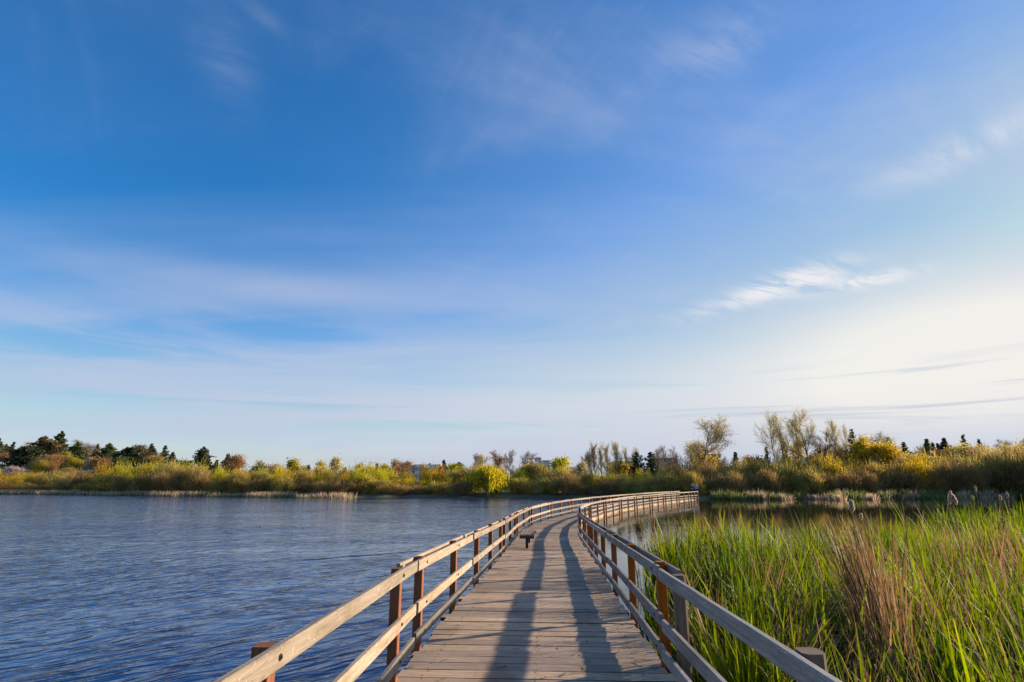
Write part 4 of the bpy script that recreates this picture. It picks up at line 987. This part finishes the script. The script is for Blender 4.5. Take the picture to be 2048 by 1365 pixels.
# ------------------------------------------------------------------ marsh: cattails, dead stalks, seed heads
def blades(P, H, Wd, az, lean, bend, tint, rng, n=5, fold=None):
    """curved tapering leaf blades; P (m,3) feet, H lengths, Wd widths, az lean azimuths, lean start angle, bend extra angle to the tip"""
    m_ = len(P); hd = np.stack([np.cos(az), np.sin(az)], 1); sidev = np.stack([-np.sin(az + rng.normal(size=m_) * .9), np.cos(az + rng.normal(size=m_) * .9)], 1)
    pts = [P.copy()]; ang = lean.copy()
    for i in range(n):
        stp = H / n; a_ = ang + bend * ((i + .5) / n) ** 2
        if fold is not None: a_ = np.where((fold >= 0) & (i >= fold), a_ + fold_angle(rng, m_), a_)
        q = pts[-1].copy(); q[:, :2] += hd * (np.sin(a_) * stp)[:, None]; q[:, 2] += np.cos(a_) * stp; pts.append(q)
    V = []; U = []
    for i, p in enumerate(pts):
        f = i / n; w_ = Wd * (1 - f ** 2.6) * (.75 + .5 * min(f * 2, 1) * .5) if i < n else Wd * .06
        o = np.concatenate([sidev * w_[:, None] * .5, np.zeros((m_, 1))], 1) if not np.isscalar(w_) else 0
        V += [p - o, p + o]; U.append(f)
    V = np.stack(V, 1).reshape(-1, 3); k = 2 * (n + 1); b = (np.arange(m_) * k)[:, None]
    Q = np.concatenate([b + np.array([[2 * i, 2 * i + 1, 2 * i + 3, 2 * i + 2]]) for i in range(n)], 1).reshape(-1, 4)
    uv = np.tile(np.array([[(0, U[i]), (1, U[i]), (1, U[i + 1]), (0, U[i + 1])] for i in range(n)]).reshape(1, -1, 2), (m_, 1, 1)).reshape(-1, 2)
    return V, Q.astype(np.int32), uv, np.repeat(tint, k)
FA = [0.0]
def fold_angle(rng, m_): return 1.5
def vnoise(X, Y, s_, seed=0):
    r_ = np.random.default_rng(seed); v = np.zeros_like(X)
    for k in range(7):
        a_ = r_.uniform(0, 6.28); f = s_ * r_.uniform(.5, 1.8); v += np.sin((X * np.cos(a_) + Y * np.sin(a_)) * f + r_.uniform(0, 6.28))
    return v / 3.5
MARSH = [(1.52, -4), (1.50, 5), (1.62, 7), (2.55, 10.5), (3.35, 14.6), (4.6, 16.2), (6.6, 15.4), (8.6, 15.2), (11, 17), (14, 20.5), (18, 25), (25, 28.5), (45, 33), (70, 36), (70, -4)]
def inside(X, Y, poly=MARSH):
    c_ = np.zeros(X.shape, bool); j = len(poly) - 1
    for i in range(len(poly)):
        (xi, yi), (xj, yj) = poly[i], poly[j]
        c_ ^= ((yi > Y) != (yj > Y)) & (X < (xj - xi) * (Y - yi) / (yj - yi + 1e-12) + xi); j = i
    return c_
def scatter(rng, y0, y1, dens):
    xm = y1 * .95 + 2.5; n_ = int(dens * xm * (y1 - y0)); X = rng.uniform(1.4, xm + 1.4, n_); Y = rng.uniform(y0, y1, n_)
    ok = inside(X + vnoise(X, Y, 1.5, 3) * .25, Y + vnoise(Y, X, 1.2, 4) * .35) & (X < np.maximum(Y, 1) * .95 + 2.5) & (X > np.interp(Y, cl[:, 1], cl[:, 0]) + 1.46); return X[ok], Y[ok]
rng = np.random.default_rng(77)
G = []
for (y0, y1, dens, wd) in ((0.5, 6, 115, .031), (6, 11, 80, .030), (11, 17, 46, .033), (17, 26, 13, .034), (26, 36, 8, .045)):
    X, Y = scatter(rng, y0, y1, dens); ns = 5
    X = np.repeat(X, ns) + rng.normal(size=len(X) * ns) * .045; Y = np.repeat(Y, ns) + rng.normal(size=len(X)) * .045
    m_ = len(X); edge = np.clip((X - np.interp(Y, cl[:, 1], cl[:, 0]) - 1.45) / 1.2, 0, 1)
    hgt = (1.12 + .17 * vnoise(X, Y, .9, 5) + rng.normal(size=m_) * .15) * (.80 + .20 * edge) * np.where(rng.random(m_) < .25, .7, 1)
    far_ = np.clip((X - 11) / 6, 0, 1) * np.clip((Y - 14) / 6, 0, 1); hgt *= 1 + .12 * far_
    cl_ = vnoise(X, Y, 3.4, 9) + .8 * vnoise(X, Y, 7.5, 19); keep = rng.random(m_) < np.clip(.62 + .75 * cl_, .06, 1)
    hgt *= 1 + .26 * np.clip(cl_, -1, 1)
    pc_ = CX + X / np.maximum(Y * cc, .5) * F; keep &= ~(((((pc_ > 1835) & (pc_ < 2000) & (Y > 8) & (Y < 16)) | ((pc_ > 1680) & (pc_ < 1805) & (Y > 3.6) & (Y < 7.6)) | ((pc_ > 1570) & (pc_ < 1660) & (Y > 5) & (Y < 7)))) & (rng.random(m_) < .72))
    tint_ = np.clip(.48 + .3 * vnoise(X, Y, .8, 6) + rng.normal(size=m_) * .22, 0, 1)
    P_ = np.stack([X, Y, np.full(m_, -.05)], 1)[keep]
    G.append(blades(P_, hgt[keep], (wd * (1 + .25 * rng.normal(size=m_)).clip(.5, 1.6) * np.where(rng.random(m_) < .14, 1.5, 1))[keep], rng.uniform(0, 6.28, m_)[keep], (np.abs(rng.normal(size=m_)) * .17)[keep], (np.abs(rng.normal(size=m_)) * .50 + np.where(rng.random(m_) < .10, 1.4, 0))[keep], tint_[keep], rng, 5))
def joinb(Gs, name, mats, mi=None):
    V = []; Q = []; U = []; T_ = []; M_ = []; o = 0
    for i, g_ in enumerate(Gs):
        V.append(g_[0]); Q.append(g_[1] + o); U.append(g_[2]); T_.append(g_[3]); M_.append(np.full(len(g_[1]), mi[i] if mi else 0)); o += len(g_[0])
    return npmesh(name, np.concatenate(V), np.concatenate(Q), mats, mi=np.concatenate(M_), uv=np.concatenate(U), tint=np.concatenate(T_), smooth=True)
tag(link('cattail_leaves', joinb(G, 'cattail_leaves', M_REED)), 'dense bright green cattail leaves filling the marsh right of the boardwalk', 'cattails', kind='stuff')
# dead leaves of last year, standing among and lying under the green
D_ = []
for (y0, y1, dens, wd) in ((0.5, 6, 60, .014), (6, 12, 34, .016), (12, 20, 20, .022), (20, 36, 8, .035)):
    X, Y = scatter(rng, y0, y1, dens); nz = vnoise(X, Y, .75, 12); px_c = CX + X / np.maximum(Y * cc, .5) * F
    brown = ((px_c > 1830) & (px_c < 2010) & (Y > 7.5) & (Y < 17)) | ((px_c > 1270) & (px_c < 1440) & (Y > 12)) | ((px_c > 1650) & (px_c < 1830) & (Y > 11) & (Y < 15))
    stand = rng.random(len(X)) < np.where(brown, .75, np.clip(.06 + .18 * nz, .02, .28)); m_ = len(X)
    hgt = np.where(stand, rng.uniform(.8, 1.45, m_), rng.uniform(.5, 1.1, m_)); ln = np.where(stand, np.abs(rng.normal(size=m_)) * .16, rng.uniform(1.0, 1.45, m_)); z0_ = np.where(stand, 0, rng.uniform(.02, .45, m_))
    D_.append(blades(np.stack([X, Y, z0_], 1), hgt, wd * rng.uniform(.6, 1.5, m_), rng.uniform(0, 6.28, m_), ln, np.abs(rng.normal(size=m_)) * .4, rng.random(m_), rng, 4))
for (px_t, py_t, Yt) in ((1345, 1090, 9.0), (1410, 1120, 7.6), (1560, 1075, 11.0), (1660, 1090, 9.5), (1560, 1200, 5.6), (1800, 1060, 10), (1905, 1120, 7.0), (1990, 1090, 8.0), (1930, 1190, 5.2), (1850, 1235, 4.6), (1690, 1240, 4.6), (2010, 1240, 4.4), (1480, 1085, 10), (1620, 1055, 12), (2030, 1060, 9.5), (1760, 1075, 11)):
    tp = at(px_t, py_t, Yt); m_ = 34; az_ = rng.uniform(0, 6.28)
    D_.append(blades(np.stack([tp.x + rng.normal(size=m_) * .09, tp.y + rng.normal(size=m_) * .09, np.full(m_, .02)], 1), max(.8, tp.z) * rng.uniform(.55, 1.05, m_), .018 * rng.uniform(.6, 1.5, m_), az_ + rng.normal(size=m_) * .8, np.abs(rng.normal(size=m_)) * .16 + .06, np.abs(rng.normal(size=m_)) * .5, rng.random(m_), rng, 4))
tag(link('dead_reeds', joinb(D_, 'dead_reeds', M_DRY)), 'tangled brown dead cattail leaves under and between the green ones', 'dead reeds', kind='stuff')
V = [(a, b, .015) for a, b in MARSH]; link_ = npmesh('marsh_mud', V, [np.array([list(range(len(V)))[::-1]], np.int32)], M_MUD); tag(link('marsh_mud', link_), kind='structure')

def clump(px, ytop, Y, n_, spread_, lean_az, lean_, label, w_=.022, hv=.2, name='dry_reed_clump'):
    tp = at(px, ytop, Y); h_ = tp.z; r_ = np.random.default_rng(int(px) * 3 + int(ytop))
    P_ = r_.normal(size=(n_, 3)) * np.array([spread_, spread_, 0]); az = lean_az + r_.normal(size=n_) * 1.0; ln = np.abs(r_.normal(size=n_)) * .10 + lean_
    ft = Vector((tp.x - math.cos(lean_az) * math.sin(lean_) * h_ * .8, tp.y - math.sin(lean_az) * math.sin(lean_) * h_ * .8, 0.02))
    fo = np.where(r_.random(n_) < .22, r_.integers(1, 4, n_), -1)
    b_ = blades(P_, h_ / max(.35, math.cos(lean_)) * (1.04 - hv * 2.4 * r_.random(n_) ** 1.6), w_ * r_.uniform(.6, 1.5, n_), az, ln, np.abs(r_.normal(size=n_)) * .15, r_.random(n_), r_, 5, fo)
    o = link(name, joinb([b_], name, M_DRY)); o.location = ft
    return tag(o, label, 'reed clump', 'clumps of dry reeds standing in the marsh')
clump(1722, 1040, 7.0, 380, .11, 2.6, .05, 'tall straw-coloured reed clump standing highest in the middle of the marsh')
clump(1772, 1130, 6.2, 150, .11, 1.2, .10, 'bushy brown reed clump just right of and below the tallest one')
clump(1765, 1225, 5.2, 80, .16, .3, .35, 'matted rusty reed heap at the foot of the tall clump', .014, .35)
clump(1612, 1142, 6.6, 70, .10, .35, .75, 'broken reed bundle leaning right, left of the tall clump', .018, .1)
clump(1625, 1170, 6.2, 60, .22, -.5, .9, 'collapsed dark reed heap under the broken leaning bundle', .014, .3)
clump(1529, 1080, 9.5, 60, .14, .5, .3, 'fan-shaped dry clump leaning right near the pond edge')
clump(1497, 1165, 6.4, 24, .06, .5, .3, 'thin dry tuft low beside the grey top rail')
clump(1846, 1085, 7.2, 26, .05, 2.6, .12, 'slender bent stalk bundle right of the tallest clump', .02)
clump(1470, 1026, 13.5, 70, .28, 1.5, .06, 'wide pale reed clump at the pond edge beyond the rail')
clump(1315, 1030, 14.6, 70, .30, 1.5, .06, 'pale reed clump nearest the boardwalk at the pond edge')
clump(1400, 1028, 14.8, 60, .28, 1.4, .05, 'pale reed clump between the two at the pond edge')
clump(1955, 1030, 12.5, 130, .40, 1.4, .10, 'broad brown reed stand at the right under the small seed heads')
clump(1895, 1045, 11.0, 90, .30, 1.8, .08, 'brown reed stand left of the broad one, dark on its side')
clump(2035, 1150, 5.4, 40, .08, 2.5, .22, 'brown stalks leaning left at the right edge of the marsh')
for (px, yt, Y, lab) in ((1628, 985, 8.2, 'tallest bare grass stem with a nodding tip over the pond'), (1618, 1004, 8.0, 'shorter bare stem left of the tallest one'), (1655, 1019, 9.0, 'bare stem right of the tallest one'),
                         (1740, 1010, 9.5, 'thin pair of stems right of the fluffy seed head'), (1756, 1008, 9.6, 'thin upright stem right of the thin pair'), (1868, 1030, 6.5, 'long dark stalk rising left of the heart-shaped fluff'), (1984, 993, 12.0, 'short straight stalk among small seed heads at right')):
    clump(px, yt, Y, 3, .02, 1.9, .03, lab, .011, .1, 'dry_reed')

def cattail(px, py, Y, L_, rad, fluffy, label, lean=0.0, two=False):
    c0_ = at(px, py, Y); r_ = np.random.default_rng(int(px)); root = tag(empty('cattail', (c0_.x, c0_.y, 0)), label, 'cattail', 'cattail seed heads above the marsh')
    top = np.array([lean * .3, 0, c0_.z + L_ * .5]); mid = np.array([0, 0, c0_.z - L_ * .5])
    tv, tq = tubes([(np.array([-lean * .4, 0, -.1]), mid, .006, .005), (mid, top, .005, .003), (top, top + np.array([lean * .1, 0, .05]), .003, .001)], 6)
    link('stem', npmesh('stem', tv, tq, M_DRY, uv=np.zeros((len(tq) * 4, 2)), tint=np.full(len(tv), .6), smooth=True), root)
    def head(off, l_, r0, tilt):
        k_ = 12; V = []; Q = []; rings = 12
        for i in range(rings + 1):
            f = i / rings; rr_ = r0 * (math.sin(math.pi * min(max(f, .04), .96)) ** .45) * (1 + .12 * math.sin(9 * f + px))
            for j in range(k_):
                a_ = 2 * math.pi * j / k_; V.append((off[0] + math.cos(a_) * rr_ + tilt * (f - .5) * l_, off[1] + math.sin(a_) * rr_, off[2] + (f - .5) * l_))
        for i in range(rings):
            for j in range(k_): Q.append((i * k_ + j, i * k_ + (j + 1) % k_, (i + 1) * k_ + (j + 1) % k_, (i + 1) * k_ + j))
        o = link('seed_head', npmesh('seed_head', V, np.array(Q, np.int32), M_HEAD, smooth=True), root)
        if fluffy:
            V = np.array(V); P_ = V[r_.integers(0, len(V), 900)] + r_.normal(size=(900, 3)) * r0 * .16
            dd = P_ - np.array([off[0], off[1], 0]) * [1, 1, 0] - np.stack([np.zeros(900), np.zeros(900), P_[:, 2] - .01], 1)
            v, q, tt = quads(P_, .008, r_, 2.2, dd + r_.normal(size=dd.shape) * .02)
            link('fluff', npmesh('fluff', v, q, M_FLUFF, tint=tt), o)
    if two:
        head((-.018, 0, c0_.z), L_, rad * .7, .28); head((.030, 0, c0_.z - L_ * .12), L_ * .75, rad * .75, -.32)
    else: head((0, 0, c0_.z), L_, rad, lean * .3)
cattail(1703, 1012, 6.6, .115, .020, True, 'single fluffy seed head, the biggest, above the tall straw clump', .08)
cattail(1903, 996, 7.4, .14, .024, True, 'heart-shaped pair of fluffy seed heads against the dark pond', .0, True)
cattail(1803, 996, 7.4, .11, .011, False, 'slim dark brown seed head between the two fluffy ones', .15)
cattail(1945, 996, 11.5, .06, .014, True, 'small round fluffy head right of the heart-shaped pair')
cattail(1951, 978, 15, .13, .014, True, 'pale distant seed head highest at right, before the bank')
cattail(2001, 996, 12.5, .08, .016, True, 'small fluffy head, left one of two near the right edge', .1)
cattail(2014, 990, 13, .10, .017, True, 'ragged fluffy head near the right edge of the marsh', .1)
cattail(1995, 986, 12.8, .10, .009, False, 'tiny dark head beside the two fluffy ones at right')
cattail(1722, 1033, 7.8, .06, .013, True, 'small pale scrap of fluff bent low over the pond', .5)

# reed fringe along the far bank and grassy hummocks on the right shore
rng = np.random.default_rng(31); Fg = []; mi_ = []
n_ = 15000; pxs = rng.uniform(-200, 735, n_); ex = rng.uniform(-4.2, .6, n_)
sh = np.array([shoreY(a, 0) for a in np.linspace(-200, 735, 400)]); Yv = np.interp(pxs, np.linspace(-200, 735, 400), sh) + ex
Xv = (pxs - CX) * Yv * 1.03 / F; dry = (rng.random(n_) < .42 + .22 * vnoise(Xv, Yv * 0, .35, 2)); taper = np.clip((735 - pxs) / 90, 0, 1) * np.clip(1.1 + .9 * vnoise(Xv, Xv * 0, .25, 14), .15, 1); kp_ = rng.random(n_) < taper; hg = np.where(dry, rng.uniform(.6, 1.25, n_), rng.uniform(.3, .8, n_)) * (1 + .28 * vnoise(Xv, Xv * 0, .6, 8))
for k_, mk in ((0, ~dry & kp_), (1, dry & kp_)):
    m_ = int(mk.sum()); Fg.append(blades(np.stack([Xv, Yv, np.full(n_, -.1)], 1)[mk], np.clip(hg[mk], .25, 1.05), np.full(m_, .075), rng.uniform(0, 6.28, m_), np.abs(rng.normal(size=m_)) * .25, np.abs(rng.normal(size=m_)) * .6, rng.random(m_), rng, 3)); mi_.append(k_)
for q in range(150):
    px = rng.uniform(1404, 2260); Yh = shoreY(px, rng.uniform(-5.0, .5)); xh = (px - CX) * Yh * 1.03 / F; m_ = 130; hh = rng.uniform(.6, 1.7)
    r0 = np.abs(rng.normal(size=m_)) * .45; a_ = rng.uniform(0, 6.28, m_); P_ = np.stack([xh + np.cos(a_) * r0, Yh + np.sin(a_) * r0, np.full(m_, -.1)], 1)
    Fg.append(blades(P_, hh * rng.uniform(.55, 1.05, m_), np.full(m_, .06), a_, np.abs(rng.normal(size=m_)) * .2, np.abs(rng.normal(size=m_)) * 1.3, rng.random(m_), rng, 3)); mi_.append(0 if rng.random() < .52 else 1)
M_FRG = reed_mat('fringe_green', (.07, .09, .03), (.24, .27, .08), (.38, .32, .16), .4); M_FRD = reed_mat('fringe_straw', (.28, .20, .125), (.58, .45, .32), (.55, .44, .32), .4)
tag(link('shore_reeds', joinb(Fg, 'shore_reeds', [M_FRG, M_FRD], mi_)), 'low green and straw reed fringe along the far waterline', 'reeds', kind='stuff')

# thin dark cord floating on the lake
a = inv(605, 1121, EYE); b = inv(838, 1103, EYE); sg_ = []
for i in range(24):
    f0, f1 = i / 24, (i + 1) / 24; w0, w1 = .03 * math.sin(f0 * 9), .03 * math.sin(f1 * 9)
    sg_.append((np.array([a[0] + (b[0] - a[0]) * f0, a[1] + (b[1] - a[1]) * f0 + w0, .006]), np.array([a[0] + (b[0] - a[0]) * f1, a[1] + (b[1] - a[1]) * f1 + w1, .006]), .006, .006))
tv, tq = tubes(sg_, 6); tag(link('floating_cord', npmesh('floating_cord', tv, tq, M_BOLT, smooth=True)), 'thin dark cord lying on the lake surface left of the boardwalk', 'cord')

# ------------------------------------------------------------------ two walkers on the bank at the far end of the boardwalk
M_SKIN = flat('skin', (.55, .36, .27), .6, .05, 20); M_NAVY = flat('navy_jacket', (.035, .045, .13), .8, .15, 20); M_BLUE = flat('light_blue_shirt', (.30, .40, .72), .8, .1, 20)
M_JEAN = flat('dark_trousers', (.03, .035, .05), .85, .15, 20); M_HAIR = flat('brown_hair', (.05, .03, .02), .8, .2, 40)
def skin_mesh(name, J, E_, mat, parent, root_i=0):
    me = bpy.data.meshes.new(name); me.from_pydata([j[0] for j in J], E_, []); me.materials.append(mat); o = link(name, me, parent)
    md = o.modifiers.new('skin', 'SKIN'); md.use_smooth_shade = True
    for i, j in enumerate(J): me.skin_vertices[0].data[i].radius = (j[1], j[2] if len(j) > 2 else j[1])
    me.skin_vertices[0].data[root_i].use_root = True
    o.modifiers.new('sub', 'SUBSURF').levels = 1; o.modifiers['sub'].render_levels = 1
    return o
def person(px, Y, face, coat, label, stride):
    pt = at(px, 980, Y); g = max(ground(pt.x, pt.y), .05)
    root = tag(empty('person', (pt.x, pt.y, g)), label, 'person'); root.rotation_euler = (0, 0, face)
    s_ = stride
    J = [((0, 0, .95), .13, .10), ((0, 0, 1.15), .12, .09), ((0, 0, 1.38), .15, .09), ((0, 0, 1.50), .055), ((0, .01, 1.58), .085), ((0, .01, 1.68), .09, .10), ((0, .01, 1.76), .05),
         ((.18, 0, 1.40), .055), ((.23, s_ * .10, 1.14), .043), ((.22, s_ * .22, .90), .03), ((.22, s_ * .26, .80), .03, .018),
         ((-.18, 0, 1.40), .055), ((-.23, -s_ * .10, 1.14), .043), ((-.22, -s_ * .18, .90), .03), ((-.22, -s_ * .20, .80), .03, .018),
         ((.09, 0, .88), .085), ((.10, -s_ * .12, .50), .06), ((.10, -s_ * .26, .10), .04), ((.10, -s_ * .26 + .14, .03), .035),
         ((-.09, 0, .88), .085), ((-.10, s_ * .16, .50), .06), ((-.10, s_ * .20, .10), .04), ((-.10, s_ * .20 + .14, .03), .035)]
    E_ = [(0, 1), (1, 2), (2, 3), (3, 4), (4, 5), (5, 6), (2, 7), (7, 8), (8, 9), (9, 10), (2, 11), (11, 12), (12, 13), (13, 14), (0, 15), (15, 16), (16, 17), (17, 18), (0, 19), (19, 20), (20, 21), (21, 22)]
    skin_mesh('body', J, E_, M_SKIN, root)
    k_ = 1.22
    idx = [0, 1, 2, 7, 8, 9, 11, 12, 13]; JJ = [(J[i][0], J[i][1] * k_, (J[i][2] if len(J[i]) > 2 else J[i][1]) * k_) for i in idx]
    skin_mesh('jacket', JJ, [(0, 1), (1, 2), (2, 3), (3, 4), (4, 5), (2, 6), (6, 7), (7, 8)], coat, root)
    idx = [0, 15, 16, 17, 19, 20, 21]; JJ = [(J[i][0], J[i][1] * 1.25, (J[i][2] if len(J[i]) > 2 else J[i][1]) * 1.25) for i in idx]
    skin_mesh('trousers', JJ, [(0, 1), (1, 2), (2, 3), (0, 4), (4, 5), (5, 6)], M_JEAN, root)
    V, Q = [], []
    for i in range(7):
        for j in range(12):
            t_ = math.pi * .62 * i / 6; a_ = 2 * math.pi * j / 12
            V.append((math.cos(a_) * math.sin(t_) * .105, -.012 + math.sin(a_) * math.sin(t_) * .115, 1.69 + math.cos(t_) * .125))
    Q = [(i * 12 + j, i * 12 + (j + 1) % 12, (i + 1) * 12 + (j + 1) % 12, (i + 1) * 12 + j) for i in range(6) for j in range(12) if not (i > 3 and 1 <= j <= 4)]
    link('hair', npmesh('hair', V, np.array(Q, np.int32), M_HAIR, smooth=True), root)
    for nm, pos, r_ in (('nose', (0, .12, 1.66), .016), ('eye', (.035, .105, 1.69), .011), ('eye', (-.035, .105, 1.69), .011)):
        me = bpy.data.meshes.new(nm); import bmesh
        bm = bmesh.new(); bmesh.ops.create_icosphere(bm, subdivisions=1, radius=r_, matrix=Matrix.Translation(pos)); bm.to_mesh(me); bm.free()
        me.materials.append(M_SKIN if nm == 'nose' else M_HAIR); link(nm, me, root)
person(1384.5, 81.6, R(190), M_NAVY, 'person in a dark navy jacket walking on the bank past the boardwalk end', 1.0)
person(1393, 81.3, R(175), M_BLUE, 'person in a light blue top standing beyond the end of the boardwalk', .4)
